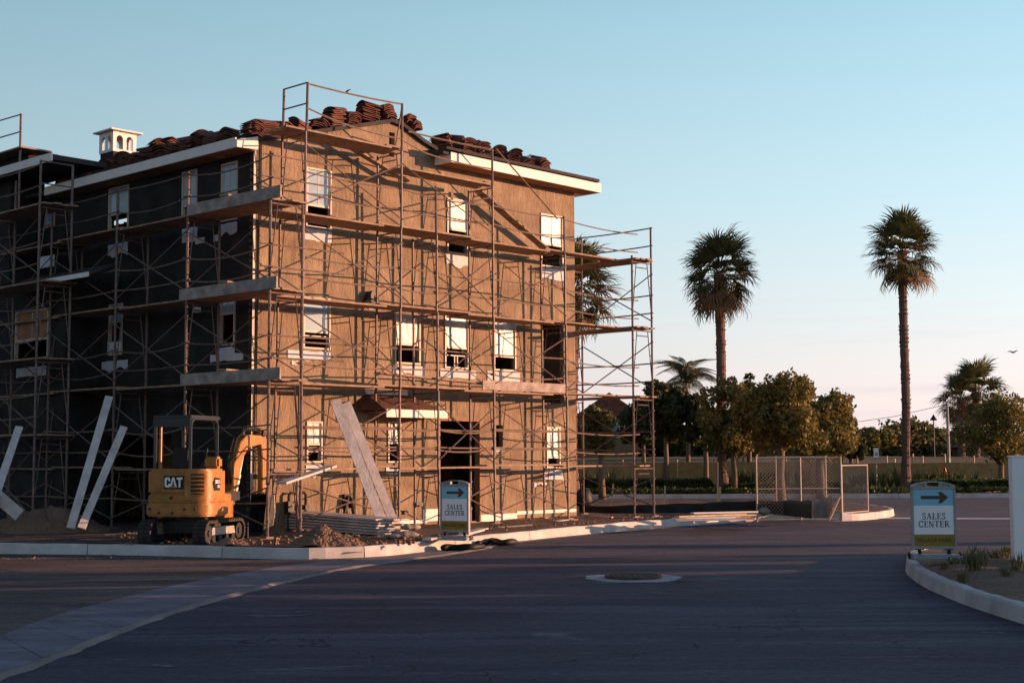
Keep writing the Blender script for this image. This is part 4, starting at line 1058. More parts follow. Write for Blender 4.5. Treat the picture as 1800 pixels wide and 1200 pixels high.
# serif capitals drawn as strokes: (polyline, width)
TN, TK = .07, .16
SERIF = {
 'S': (.62, [([(.54,.80),(.50,.93),(.32,1.0),(.14,.93),(.08,.76),(.18,.60),(.44,.46),(.56,.28),(.50,.09),(.30,0),(.12,.05),(.06,.20)], .12), ([(.54,.72),(.54,.98)], .05), ([(.06,.28),(.06,.02)], .05)]),
 'A': (.86, [([(.12,.0),(.42,1.0)], TN), ([(.42,1.0),(.72,0)], TK), ([(.22,.34),(.62,.34)], .06), ([(.0,.02),(.26,.02)], .05), ([(.56,.02),(.86,.02)], .05)]),
 'L': (.66, [([(.18,0),(.18,1)], TK), ([(.02,.98),(.36,.98)], .05), ([(.02,.02),(.62,.02)], .06), ([(.62,.0),(.62,.28)], .06)]),
 'E': (.68, [([(.18,0),(.18,1)], TK), ([(.02,.98),(.58,.98)], .06), ([(.02,.02),(.62,.02)], .06), ([(.18,.52),(.48,.52)], .06), ([(.58,.76),(.58,1)], .06), ([(.62,.0),(.62,.26)], .06), ([(.48,.42),(.48,.62)], .05)]),
 'C': (.80, [([(.72,.74),(.64,.92),(.44,1.0),(.20,.90),(.08,.62),(.08,.38),(.20,.10),(.44,0),(.64,.08),(.74,.26)], .13), ([(.72,.66),(.72,.98)], .05)]),
 'N': (.88, [([(.16,0),(.16,1)], TN), ([(.14,1),(.72,0)], TK), ([(.72,0),(.72,1)], TN), ([(.0,.98),(.22,.98)], .05), ([(.02,.02),(.30,.02)], .05), ([(.58,.98),(.86,.98)], .05)]),
 'T': (.76, [([(.37,0),(.37,1)], TK), ([(.03,.97),(.71,.97)], .07), ([(.03,.74),(.03,1)], .06), ([(.71,.74),(.71,1)], .06), ([(.22,.02),(.52,.02)], .05)]),
 'R': (.82, [([(.18,0),(.18,1)], TK), ([(.18,.97),(.42,.97),(.60,.86),(.60,.64),(.42,.52),(.18,.50)], .10), ([(.40,.50),(.74,.02)], TK), ([(.02,.98),(.3,.98)], .05), ([(.02,.02),(.34,.02)], .05), ([(.66,.02),(.84,.02)], .05)]),
}
def serif(q, word, h_, cx, cz, y, t=.003, track=.1):
    W_ = sum(SERIF[c][0] for c in word)+track*(len(word)-1); x = cx-W_*h_/2
    for c in word:
        for pl_, w in SERIF[c][1]:
            pts = [Vector((x+a*h_, y, cz+(b-.5)*h_)) for a, b in pl_]
            for i, (a, b) in enumerate(zip(pts, pts[1:])):
                d = (b-a).normalized(); q.bar(a-d*w*h_*.12, b+d*w*h_*.12, t*(1+.02*(i % 3)), w*h_, up=(d.z, 0, -d.x) if abs(d.z)+abs(d.x) > 0 else (0,0,1))
        x += (SERIF[c][0]+track)*h_

def rounded(w, h_, r_, n_=5, cx=0, cz=0, top_only=False):
    pts = []
    for (sx, sz, a0) in ((1,-1,-90),(1,1,0),(-1,1,90),(-1,-1,180)):
        rr = .01 if (top_only and sz < 0) else r_
        for k in range(n_+1):
            a = R(a0+90*k/n_); pts.append((cx+sx*(w/2-rr)+rr*math.cos(a), cz+sz*(h_/2-rr)+rr*math.sin(a)))
    return pts
def sales_sign(p, rz, label, tilt=0):
    s = thing('sales_sign', label, 'sign', p, rz, 'sales center signs'); xz = lambda x, y, w: (x, w, y)
    # frame 0.72 wide, body from z .16 to 1.27
    Wd = .72; z0 = .17; z1 = 1.27; q = MB()
    outer = rounded(Wd, z1-z0, .10, 6, 0, (z0+z1)/2, True)
    q.span((-Wd/2,-.035,z0),(-Wd/2+.035,.035,z1-.10)); q.span((Wd/2-.035,-.035,z0),(Wd/2,.035,z1-.10))
    q.span((-Wd/2+.035,-.035,z0),(Wd/2-.035,.035,z0+.045))
    # top cap: arched, with handle slot and two side slots
    capz = z1-.13
    def topz(x): return z1-.07*(abs(x)/(Wd/2))**2.6-.0
    xs = [-.36,-.325,-.27,-.14,-.10,-.06,.06,.10,.14,.27,.325,.36]
    for x0, x1 in zip(xs, xs[1:]):
        xm = (x0+x1)/2; slot = abs(xm) < .1; side = .14 < abs(xm) < .27
        segs = [(capz, topz)] 
        if slot: spans_ = [(lambda x: capz, lambda x: capz+.045), (lambda x: topz(x)-.022, topz)]
        elif side: spans_ = [(lambda x: capz, lambda x: capz+.035), (lambda x: topz(x)-.03, topz)]
        else: spans_ = [(lambda x: capz, topz)]
        for lo_f, hi_f in spans_:
            n0 = len(q.v)
            for y in (-.035,.035): q.v += [(x0,y,lo_f(x0)),(x1,y,lo_f(x1)),(x1,y,hi_f(x1)),(x0,y,hi_f(x0))]
            for f in ((0,1,2,3),(7,6,5,4),(0,4,5,1),(1,5,6,2),(2,6,7,3),(3,7,4,0)): q.f.append(tuple(n0+i for i in f))
        if side or slot: q.span((x0,-.005,capz+.03),(x1,.02,topz(xm)-.028)) if side else None
    q.build('frame', m_signframe, s)
    iz0 = z0+.048; iz1 = capz-.003; x = Wd/2-.037; H = iz1-iz0
    zo = iz0+H*.205; zb_ = iz0+H*.715
    MB().span((-x,-.02,zo),(x,.02,zb_)).build('panel', m_signwhite, s)
    pb = MB().span((-x,-.02,zb_+.002),(x,.02,iz1)).build('arrow_panel', m_signblue, s)
    po = MB().span((-x,-.02,iz0),(x,.02,zo-.002)).build('name_panel', m_signolive, s)
    zc_ = (zb_+iz1)/2; aw = .44; q = MB()
    arrow = [(-aw/2,-.027),(aw/2-.13,-.027),(aw/2-.165,-.09),(aw/2-.105,-.09),(aw/2,0),(aw/2-.105,.09),(aw/2-.165,.09),(aw/2-.13,.027),(-aw/2,.027)]
    q.prism([(a+.02, b+zc_) for a, b in arrow], -.0245, -.0205, fn=xz); q.build('arrow', m_ink_brown, pb)
    q = MB(); zm = (zo+zb_)/2; serif(q, 'SALES', .098, 0, zm+.062, -.0225, .004); q.build('lettering', m_ink, s); q = MB(); serif(q, 'CENTER', .098, 0, zm-.066, -.0225, .004, .09); q.build('lettering', m_ink, s)
    o = link('lettering', textmesh('( VILLAGE PARK )', .088, m_ink_brown, .002, .001), po, loc=(0,-.0225,(iz0+zo)/2), rot=(R(90),0,0))
    # springs and rubber base
    for sx in (-.24,.24):
        q = MB(); q.lathe([(.028,0),(.036,.02),(.028,.04),(.036,.06),(.028,.08),(.04,.10)], (sx,0,.07), 10); q.box((sx,0,.165),(.14,.05,.02)); q.build('spring', m_black, s)
    q = MB(); bw = .80; pr_ = [(-.20,0),(.20,0),(.19,.05),(.12,.09),(-.12,.09),(-.19,.05)]
    q.prism(pr_, -bw/2, bw/2, fn=lambda a, b, w: (w, a, b)); o = q.build('base', m_signframe, s, bevel=.02)
    MB().tube((-bw/2-.02,0,.06),(-bw/2+.0,0,.06),.06,12).tube((bw/2,0,.06),(bw/2+.02,0,.06),.06,12).build('wheel', m_black, s)
    return s
p = atY(1643, 985, 23.4); sales_sign((p.x, p.y, .30), R(-2), 'sales center arrow sign at the tip of the planted island, nearer of the two')
p = atY(800, 940, 30.6); sales_sign((p.x, p.y, .23), R(-30), 'sales center arrow sign in front of the house doorway, farther of the two')

# ------------------------------------------------------------------ mini excavator
ex = gnd(335, 947, .22)
EX = thing('mini_excavator', 'yellow mini excavator with open black canopy parked behind the kerb', 'excavator', (-6.80, 30.42, .2), R(-15))
EX.scale = (.9, .9, .98)
# undercarriage (its own slight twist)
UC = R(0)
def rotz(p, a): return (p[0]*math.cos(a)-p[1]*math.sin(a), p[0]*math.sin(a)+p[1]*math.cos(a), p[2])
for sx in (-1, 1):
    q = MB(); L = 1.55; r_ = .25; n_ = 10; path = []
    for k in range(n_+1): a = R(-90-180*k/n_); path.append((-L/2+r_*math.cos(a)+.0, r_+r_*math.sin(a)))
    for k in range(n_+1): a = R(90-180*k/n_); path.append((L/2+r_*math.cos(a), r_+r_*math.sin(a)))
    # belt: closed loop, thickness .05
    P2 = []
    m_ = len(path)
    for i in range(m_):
        a = path[i]; b = path[(i+1) % m_]; seg = max(1, int(math.hypot(b[0]-a[0], b[1]-a[1])/.12))
        for k in range(seg): P2.append((a[0]+(b[0]-a[0])*k/seg, a[1]+(b[1]-a[1])*k/seg))
    m_ = len(P2); x0 = sx*.70-.16; x1 = sx*.70+.16; c = (0, r_)
    def inn(p, t): 
        cx_ = max(-L/2, min(L/2, p[0])); d = Vector((p[0]-cx_, p[1]-r_)); d = d.normalized() if d.length > 1e-6 else Vector((0,1)); return (p[0]-d.x*t, p[1]-d.y*t)
    base = len(q.v)
    for p_ in P2:
        pi_ = inn(p_, .045)
        for x, pp in ((x0,p_),(x1,p_),(x1,pi_),(x0,pi_)): q.v.append(rotz((x, pp[0], pp[1]), UC))
    for i in range(m_):
        j = (i+1) % m_
        for k in range(4): q.f.append((base+i*4+k, base+i*4+(k+1) % 4, base+j*4+(k+1) % 4, base+j*4+k))
    for i in range(0, m_):
        p_ = P2[i]; po_ = inn(p_, -.03); pn = P2[(i+1) % m_]; mid = ((p_[0]+pn[0])/2, (p_[1]+pn[1])/2)
        d = (pn[0]-p_[0], pn[1]-p_[1]); l_ = math.hypot(*d) or 1; d = (d[0]/l_*.028, d[1]/l_*.028); mo = inn(mid, -.028)
        for xa, xb in ((x0, (x0+x1)/2-.01), ((x0+x1)/2+.01, x1)):
            n0 = len(q.v)
            for x in (xa, xb):
                for pp in ((mid[0]-d[0],mid[1]-d[1]),(mid[0]+d[0],mid[1]+d[1]),(mo[0]+d[0],mo[1]+d[1]),(mo[0]-d[0],mo[1]-d[1])): q.v.append(rotz((x, pp[0], pp[1]), UC))
            for f in ((0,1,2,3),(7,6,5,4),(0,4,5,1),(1,5,6,2),(2,6,7,3),(3,7,4,0)): q.f.append(tuple(n0+i_ for i_ in f))
    trk = q.build('track', m_rubber, EX)
    for yy in (-L/2, L/2):
        q = MB(); a = rotz((sx*.70-.12, yy, r_), UC); b = rotz((sx*.70+.12, yy, r_), UC); q.tube(a, b, .17, 14); a = rotz((sx*.70-.15, yy, r_), UC); b = rotz((sx*.70+.15, yy, r_), UC); q.tube(a, b, .07, 10); q.build('sprocket', m_steel, trk)
    q = MB()
    for yy in (-.5,-.17,.17,.5): q.tube(rotz((sx*.70-.11, yy, .13), UC), rotz((sx*.70+.11, yy, .13), UC), .085, 10)
    q.build('roller', m_steel, trk)
    q = MB(); pts = [(-.62,.2),(.62,.2),(.55,.36),(-.55,.36)]
    q.prism(pts, sx*.70-.1, sx*.70+.1, fn=lambda a, b, w: rotz((w, a, b), UC)); q.build('track_frame', m_bucket, EX)
q = MB(); M3 = Matrix.Rotation(UC, 3, 'Z'); q.box((0,0,.36), (1.1,.7,.26), M3); q.lathe([(.36,.48),(.36,.62)], (0,0,0), 24); q.build('undercarriage', m_steel, EX)
# blade
q = MB(); q.box(rotz((0,1.32,.2),UC), (1.6,.06,.36), M3); q.box(rotz((-.35,1.05,.25),UC), (.1,.5,.1), M3); q.box(rotz((.35,1.05,.25),UC), (.1,.5,.1), M3); q.build('dozer_blade', m_steel, EX)
def foot(w, rear, frontl, cr):   # rounded rear plan
    pts = []
    n_ = 34
    pts.append((w/2, frontl)); 
    for k in range(n_+1):
        a = -math.pi*k/n_; e_ = .62
        x = math.copysign(abs(math.cos(a))**e_, math.cos(a))*w/2; y = -abs(math.sin(a))**e_*cr + (rear+cr)
        pts.append((x, y))
    pts.append((-w/2, frontl)); return pts[::-1]
bw = 1.62
MB().prism(foot(bw+.06,-.98,.35,.55), .60, .885).build('counterweight', m_yellow, EX, bevel=.035)
MB().prism(foot(bw-.02,-.95,.40,.50), .89, 1.06).build('rear_skirt', m_yellow, EX, bevel=.02)
MB().prism(foot(bw-.02,-.95,.05,.50), 1.063, 1.60).build('engine_cover', m_yellow, EX, bevel=.05)
# side door: proud shell on the right rear quarter with louvres
fp = foot(bw+.03,-.975,.0,.52); fpr = [p_ for p_ in fp if p_[0] > .25]; fpr = sorted(set(fpr), key=lambda p_: (math.atan2(p_[1]+.2, p_[0])))
inner = [(x*.9, y*.9) for x, y in fpr]
q = MB(); q.prism(fpr+inner[::-1], .93, 1.56); sdoor = q.build('side_door', m_yellow, EX, bevel=.012)
def surf(ang):       # point and outward normal on the plan of the shell
    best = min(fp, key=lambda p_: abs(math.atan2(p_[1]+.2, p_[0])-ang)); return best
lfp = [p_ for p_ in foot(bw+.055,-.99,.0,.53) if .40 < p_[0] < .735 and p_[1] < -.6]
gq = MB(); gq.quad(*([(x*.995, y*.995, 1.07) for x, y in lfp]+[(x*.995, y*.995, 1.49) for x, y in lfp[::-1]])) if False else None
for (x0, y0), (x1, y1) in zip(lfp, lfp[1:]): gq.quad((x0*.994,y0*.994,1.07),(x1*.994,y1*.994,1.07),(x1*.994,y1*.994,1.50),(x0*.994,y0*.994,1.50))
gq.build('grille', m_blackdecal, sdoor)
for k in range(5):
    z = 1.10+k*.085; MB().path([(x*1.004, y*1.004, z) for x, y in lfp], .024, 5).build('louvre', m_yellow, sdoor)
for x, y, z in ((-.62,-.93,.76),(-.35,-1.0,.68),(.0,-1.01,.68),(.3,-1.0,.76),(.55,-.96,.76),(.72,-.80,.70)):
    MB().tube((x, y+.03, z), (x, y-.012, z), .026, 10).build('bolt', m_steel, EX)
# CAT plate, block letters
q = MB(); q.span((-.24,-.968,1.18),(.26,-.956,1.46)); plate = q.build('logo_plate', m_blackdecal, EX, bevel=.004)
q = MB(); xz = lambda x, y, w: (x, w, y)
def L2(poly, ox): q.prism([(ox+a, 1.215+b) for a, b in poly], -.974, -.969, fn=xz)
L2([(.03,0),(.11,0),(.14,.03),(.14,.08),(.095,.08),(.095,.045),(.05,.045),(.05,.165),(.095,.165),(.095,.13),(.14,.13),(.14,.18),(.11,.21),(.03,.21),(0,.18),(0,.03)], -.215)
L2([(0,0),(.045,0),(.09,.16),(.135,0),(.18,0),(.115,.21),(.065,.21)], -.085)
L2([(.05,0),(.095,0),(.095,.165),(.145,.165),(.145,.21),(0,.21),(0,.165),(.05,.165)], .09)
q.build('logo_letters', m_whitedecal, plate)
q = MB(); q.prism([(-.115,1.205),(.085,1.205),(.055,1.245),(.005,1.29),(-.045,1.245)], -.980, -.975, fn=xz); q.build('logo_triangle', m_yellow, plate)
link('decal', MB().span((-.35,-.962,.955),(-.02,-.955,1.03)).mesh('decal', m_signolive), EX); link('decal', MB().span((-.09,-.966,.965),(-.02,-.963,1.02)).mesh('decal', m_blackdecal), EX)
q = MB(); q.prism([(.0,1.30),(.06,1.14),(.34,1.14),(.34,1.40),(.08,1.42)], 0, .012, fn=lambda x, y, w: (.825+w, -.62+x, y)); dec = q.build('number_decal', m_blackdecal, EX)
link('lettering', textmesh('303.5', .1, m_whitedecal, .002, .003), dec, loc=(.8395,-.42,1.325), rot=(R(90),0,R(90))); link('lettering', textmesh('CR', .08, m_whitedecal, .002, .003), dec, loc=(.8395,-.36,1.225), rot=(R(90),0,R(90)))
# cab floor, seat, consoles, canopy
MB().span((-.72,.05,.90),(.75,.95,1.10)).build('cab_floor', m_steel, EX)
q = MB(); q.box((-.25,.12,1.50),(.50,.46,.14)); seat = q.build('seat', m_black, EX, bevel=.04)
MB().box((-.25,-.13,1.78),(.48,.13,.56), Matrix.Rotation(R(-8),3,'X')).build('seat_back', m_black, seat, bevel=.05)
q = MB(); q.span((-.55,-.05,1.2),(-.40,.5,1.72)); q.span((.18,-.05,1.2),(.34,.5,1.72)); q.build('console', m_steel, EX, bevel=.03)
for x in (-.56, .10): MB().tube((x,.42,1.72),(x,.47,1.98),.015,6).box((x,.47,2.0),(.05,.05,.08)).build('joystick', m_black, EX)
MB().span((.36,-.2,1.605),(.74,.05,1.86)).build('tank_cover', m_yellow, EX, bevel=.05)
cwid = .70
for x in (-cwid, .20):
    q = MB(); q.path([(x,-.55,1.55),(x,-.55,2.52),(x,-.50,2.62),(x,-.38,2.68),(x,.62,2.68),(x,.76,2.62),(x,.80,2.50),(x,.82,1.0)], .042, 6); q.build('canopy_post', m_canopy, EX)
q = MB(); q.span((-cwid-.06,-.62,2.66),(.26,.90,2.75)); q.build('canopy_roof', m_canopy, EX, bevel=.035)
MB().span((-cwid-.05,-.60,2.50),(.22,-.56,2.68)).build('canopy_valance', m_canopy, EX, bevel=.01)
MB().tube((-.62,-.45,1.6),(-.62,-.45,2.5),.035,8).build('exhaust_post', m_yellow, EX)
# boom, stick, bucket. Boom plane rotated by swing
sw = R(-5); by = .95; bx = .36
def bp(y, z, x=0): 
    a = sw; return (bx+x*math.cos(a)-y*math.sin(a), by-.1+x*math.sin(a)+y*math.cos(a), z)
MB().prism([(-.22,-.25),(.2,-.25),(.12,.28),(-.12,.28)], .52, .95, fn=lambda a, b, w: bp(b+.0, w, a)).build('swing_post', m_yellow, EX)
def plate_poly(poly, w): return MB().prism(poly, -w/2, w/2, fn=lambda a, b, c: bp(a, b, c))
boom = plate_poly([(.15,.75),(.38,.78),(.52,1.35),(.78,1.86),(1.05,2.08),(1.75,2.16),(1.80,2.26),(1.70,2.34),(.95,2.36),(.62,2.18),(.30,1.62)], .20).build('boom', m_yellow, EX, bevel=.015)
stick = plate_poly([(1.62,2.48),(1.80,2.52),(1.96,2.20),(2.02,1.9),(1.86,.98),(1.74,.98),(1.72,1.9),(1.62,2.25)], .15).build('stick', m_yellow, EX, bevel=.015)
q = MB(); q.tube(bp(.48,.90,.0),bp(.72,1.45,.0),.055,8).tube(bp(.72,1.45),bp(.93,1.98),.03,8); q.build('boom_cylinder', m_bucket, EX)
q = MB(); q.tube(bp(.85,2.45),bp(1.35,2.52),.05,8).tube(bp(1.35,2.52),bp(1.68,2.50),.028,8); q.box(bp(.85,2.40),(.1,.12,.12)); q.build('stick_cylinder', m_steel, EX)
q = MB(); q.tube(bp(2.10,2.1),bp(2.04,1.5),.045,8).tube(bp(2.04,1.5),bp(2.0,1.12),.026,8); q.build('bucket_cylinder', m_bucket, EX)
for dx in (-.07,-.03,.03,.07):
    q = MB(); q.path([bp(.25,1.2,dx),bp(.2,1.7,dx),bp(.5,2.28,dx),bp(.9,2.47,dx),bp(1.6,2.45,dx*1.2)], .014, 5); q.build('hose', m_black, EX, smooth=True)
for dx in (-.1, .1):
    MB().path([bp(1.6,2.45,dx),bp(1.95,2.5,dx),bp(2.12,2.2,dx),bp(2.1,1.5,dx),bp(2.02,1.2,dx)], .02, 5).build('hose', m_black, EX, smooth=True)
MB().tube(bp(1.72,2.38,-.13),bp(1.72,2.38,.13),.07,10).build('pivot_pin', m_steel, EX)
q = MB(); q.tube(bp(1.8,1.0,-.1),bp(1.8,1.0,.1),.04,8).bar(bp(1.8,1.0),bp(2.06,1.1),.05,.06).bar(bp(2.06,1.1),bp(1.98,.85),.05,.06); q.build('linkage', m_steel, EX)
q = MB(); bwid = .42; prof_b = [(1.72,1.0),(1.98,.92),(2.10,.60),(2.02,.28),(1.80,.10),(1.52,.06)]
prof_i = [(1.76,.94),(1.93,.87),(2.05,.60),(1.98,.31),(1.78,.14),(1.53,.10)]
q = MB(); q.prism(prof_b+prof_i[::-1], -bwid/2, bwid/2, fn=lambda a, b, c: bp(a, b, c))
for sx in (-1, 1): q.prism([(1.72,1.0),(1.98,.92),(2.10,.60),(2.02,.28),(1.80,.10),(1.52,.06),(1.60,.55)], sx*(bwid/2+.002), sx*(bwid/2+.022), fn=lambda a, b, c: bp(a, b, c))
buck = q.build('bucket', m_steel, EX)
MB().prism([(2.12,.93),(2.155,.60),(2.06,.25),(2.03,.28),(2.115,.60),(2.08,.93)], -.21, .21, fn=lambda a, b, c: bp(a, b, c)).build('wear_plate', m_bucket, buck)
for k in range(4): MB().bar(bp(1.54,.08,-.17+k*.113), bp(1.40,.04,-.17+k*.113), .05, .03).build('tooth', m_steel, buck)

# ------------------------------------------------------------------ chain link enclosure
m_galv = mat('fence_pipe', (.46,.38,.32), .5, .12, 8, metal=.25)
def mesh_wires(q, a, b, z0, z1, step=.115, r_=.0045):
    a = Vector(a); b = Vector(b); L = (b-a).length; d = (b-a).normalized(); H = z1-z0; k = -H
    def pt(s, z): p_ = a+d*s; return (p_.x, p_.y, z0+z)
    s = -H
    while s < L:
        s0, s1 = max(0, s), min(L, s+H)
        if s1 > s0:
            q.tube(pt(s0, s0-s), pt(s1, s1-s), r_, 3, cap=False); q.tube(pt(s0, H-(s0-s)), pt(s1, H-(s1-s)), r_, 3, cap=False)
        s += step
def fpanel(root_label, pa, pb, z0, z1, mids=(), rail_z=None, name='fence_panel', group='wire fence panels'):
    t = thing(name, root_label, 'fence', (0,0,0), 0, group)
    pa = Vector(pa); pb = Vector(pb)
    for p_ in (pa, pb): MB().tube((p_.x,p_.y,z0-.15),(p_.x,p_.y,z1+.03),.026,8).build('post', m_galv, t)
    for fr in mids: p_ = pa.lerp(pb, fr); MB().tube((p_.x,p_.y,z0),(p_.x,p_.y,z1),.02,6).build('post', m_galv, t)
    for z in ([z0+.02, z1]+([rail_z] if rail_z else [])): MB().tube((pa.x,pa.y,z),(pb.x,pb.y,z),.02,6).build('rail', m_galv, t)
    q = MB(); mesh_wires(q, pa, pb, z0+.02, z1); q.build('wire_mesh', m_galv, t, kind='stuff'); return t
g1 = gnd(1331, 917.5, 0); g2 = gnd(1480, 915.5, 0); ztop = atY(1331, 804, g1.y).z
fpanel('wide chain link panel with a middle rail standing on the kerb', g1, g2, .05, ztop, (.52,), (ztop+.05)/2)
g3 = atY(1526, 903, 45.2)
fpanel('chain link side panel turning back from the right end of the wide panel', g2+Vector((.03,.05,0)), g3, .22, ztop-.25)
g4 = atY(1365, 885, 50); g5 = atY(1453, 904, 46)
fpanel('chain link panel at the back of the enclosure seen through the wide panel', g4, g5, .25, ztop+.02)
MB().bar(gnd(1457,914,.25), atY(1478,868,g2.y+.6), .06,.03).build('prop_board', m_plank, label='thin dark prop leaning inside the wire enclosure', cat='prop')
# silt fence: black fabric with stakes
def fabric(pts, h0, h1, name, mt, label, cat, folds=.02, wob=.03):
    P = [Vector(p_) for p_ in pts]; P = spline(P, .15); q = MB(); n_ = len(P)
    for side in (0, .012):
        for i, p_ in enumerate(P):
            t = i/(n_-1); hh_ = h0+(h1-h0)*t+wob*math.sin(i*.7)*.4
            for k in range(5):
                z = LOTZ-.05+hh_*k/4; off = folds*math.sin(i*1.1+k)+side
                q.v.append((p_.x, p_.y+off, z))
    for s_ in (0, 1):
        b_ = s_*n_*5
        for i in range(n_-1):
            for k in range(4): c_ = b_+i*5+k; q.f.append((c_, c_+5, c_+6, c_+1))
    for i in range(n_-1):
        c_ = i*5+4; d_ = n_*5+i*5+4; q.f.append((c_, c_+5, d_+5, d_))
    return q.build(name, mt, smooth=True, label=label, cat=cat)
sp_ = [gnd(1018,899,.24), gnd(1100,900.5,.24), gnd(1200,900.5,.24), gnd(1320,900,.24), gnd(1380,903,.24), gnd(1427,908,.24)]
fabric(sp_, .22, .52, 'silt_fence', m_black, 'low black silt fence running along the back of the bare lot', 'silt fence')
m_tarp = mat('grey_tarp', (.36,.32,.29), .8, .12, 4, .7, 9)
fabric([gnd(1430,908,.24), gnd(1445,907,.24), gnd(1462,909,.24)], .42, .72, 'tarp', m_tarp, 'crumpled pale grey tarpaulin hanging inside the wire enclosure', 'tarpaulin', .07, .08)
for i, (px, y0, y1, lean_, lb) in enumerate(((1074,850,899,4,'short wooden stake at the silt fence, leftmost, leaning right'),(1168,853,899,1,'upright short wooden stake in the middle of the silt fence'),(1264,855,899,2,'short wooden stake leaning beside the tall one'),(1262,812,899,0,'tall thin wooden stake behind the silt fence'),(1361,868,896,0,'stubby wooden stake seen through the wire fence'),(1427,879,909,0,'wooden stake at the end of the black silt fence'))):
    b = gnd(px, y1, .2)+Vector((0,.05,0)); t = atY(px+lean_, y0, b.y)
    MB().bar(b, t, .05, .04, up=(0,1,0)).build('wooden_stake', m_wood_post, label=lb, cat='stake', group='wooden survey stakes')
c = gnd(1343, 905, .24); pillow(c, .5,.3,.22,.9,m_sack,'sandbag','grey sandbag slumped behind the wire fence at its left end','sandbag')
c = gnd(1026, 889, .24)
q = MB(); q.lathe([(.001,.0),(.28,.0),(.33,.2),(.30,.45),(.2,.6),(.001,.66)], c, 10); q.v = [(x+.04*vnoise(x*3, z*5), y, z) for x, y, z in q.v]; q.build('plastic_sack', m_black, smooth=True, label='dark plastic sack standing behind the right corner scaffold', cat='sack')

# ------------------------------------------------------------------ vegetation
def leaves(blobs, n_, size, flat=.5, aspect=.55):
    wts = np.array([b[3]*b[4]*b[5] for b in blobs])**.8; wts = wts/wts.sum(); idx = rng.choice(len(blobs), n_, p=wts)
    Bm = np.array(blobs)[idx]
    d = rng.normal(size=(n_, 3)); d /= np.linalg.norm(d, axis=1)[:, None]
    r_ = rng.uniform(.35, 1.0, n_)**.45; rough_ = 1+.16*np.sin(d[:,0]*7+idx)+.13*np.sin(d[:,2]*9+idx*2)
    C = Bm[:, :3]+d*(r_*rough_)[:, None]*Bm[:, 3:6]
    nrm = d*.5+rng.normal(size=(n_, 3))*.75; nrm /= np.linalg.norm(nrm, axis=1)[:, None]
    t = np.cross(nrm, rng.normal(size=(n_, 3))); t /= np.linalg.norm(t, axis=1)[:, None]; b = np.cross(nrm, t)
    s = size*rng.uniform(.6, 1.4, n_)[:, None]
    v = np.stack([C-t*s, C-b*s*aspect, C+t*s, C+b*s*aspect], 1).reshape(-1, 3)
    return v, np.arange(n_*4).reshape(-1, 4)
def leafobj(name, v, f, mt, parent=None, **k):
    me = bpy.data.meshes.new(name); me.vertices.add(len(v)); me.vertices.foreach_set('co', v.astype(np.float32).ravel())
    me.loops.add(f.size); me.loops.foreach_set('vertex_index', f.astype(np.int32).ravel()); me.polygons.add(len(f)); me.polygons.foreach_set('loop_start', np.arange(0, f.size, f.shape[1], dtype=np.int32))
    me.update(calc_edges=True); me.materials.append(mt); return link(name, me, parent, **k)
def tree(x, y, z0, h_, w, label, mt, trunk_h, tr=.14, n_=7000, size=.11, nb=16, cat='tree', group=None, shape='round', mtb=None, name='tree', seed=0, forks=4):
    rr = random.Random(seed+int(x*10)); t = thing(name, label, cat, (x, y, z0), 0, group); ch = h_-trunk_h*.8; blobs = []; nb = int(nb*1.7) if shape == 'round' else nb; n_ = int(n_*1.25); size *= .88
    for i in range(nb):
        a = rr.uniform(0, 6.28); f = rr.random()
        if shape == 'cone': zz = trunk_h*.6+ch*f; rad = w/2*(1-f)*.75; s = w*.5*(1-f*.75)*.5
        else:
            zz = trunk_h*.85+ch*(.18+.64*f); prof_ = math.sin(math.pi*(.18+.70*f))**.6; rad = w/2*.72*prof_*math.sqrt(rr.random()); s = w*rr.uniform(.085,.18)
        blobs.append((math.cos(a)*rad, math.sin(a)*rad, zz, s, s, s*rr.uniform(.65,.95)))
    v, f = leaves(blobs, n_, size); leafobj('crown', v, f, mt, t)
    q = MB(); q.path([(0,0,-.2),(rr.uniform(-.05,.05),0,trunk_h*.5),(rr.uniform(-.1,.1),0,trunk_h)], [tr*1.3, tr, tr*.85], 8)
    for k in range(forks):
        b = blobs[rr.randrange(len(blobs))]; st = (0,0,trunk_h*.95); mid = (b[0]*.45, b[1]*.45, trunk_h+(b[2]-trunk_h)*.45)
        q.path([st, mid, (b[0]*.9, b[1]*.9, b[2]*.95)], [tr*.6, tr*.38, tr*.15], 6)
    q.build('trunk', mtb or m_bark, t, smooth=True); return t
def treepx(px, ybase_depth, ytop, wpx, label, mt, trunk_px, **k):
    Y = ybase_depth; g = atY(px, 800, Y); zt_ = atY(px, ytop, Y).z; z0 = k.pop('z0', .2)
    tz = atY(px, trunk_px, Y).z-z0
    return tree(g.x, Y, z0, zt_-z0, wpx/2500*Y, label, mt, max(.4, tz), **k)
treepx(1372, 56, 655, 190, 'leafy street tree whose bare trunk stands behind the wire fence', m_leaf, 792, n_=15000, nb=26, tr=.17, size=.10, seed=1)
treepx(1290, 70, 662, 150, 'olive green tree left of the wire fence, beside the tall left palm trunk', m_leaf, 800, n_=9000, nb=18, seed=2)
treepx(1442, 66, 684, 165, 'spreading multi-stemmed tree filling the right side of the big clump', m_leaf, 805, n_=12000, nb=22, tr=.2, seed=3, forks=8)
treepx(1318, 86, 634, 110, 'dark upright tree rising behind the middle of the big clump', m_leaf_dark, 760, n_=6000, shape='cone', nb=16, size=.16, seed=4)
treepx(1478, 90, 676, 90, 'dark ragged tree with upright shoots at the right shoulder of the big clump', m_leaf_dark, 760, n_=5000, shape='cone', nb=14, size=.16, seed=5)
treepx(1496, 96, 706, 56, 'small dark pine poking out at the right end of the big clump', m_leaf_dark, 770, n_=2500, nb=9, size=.14, shape='cone', seed=6)
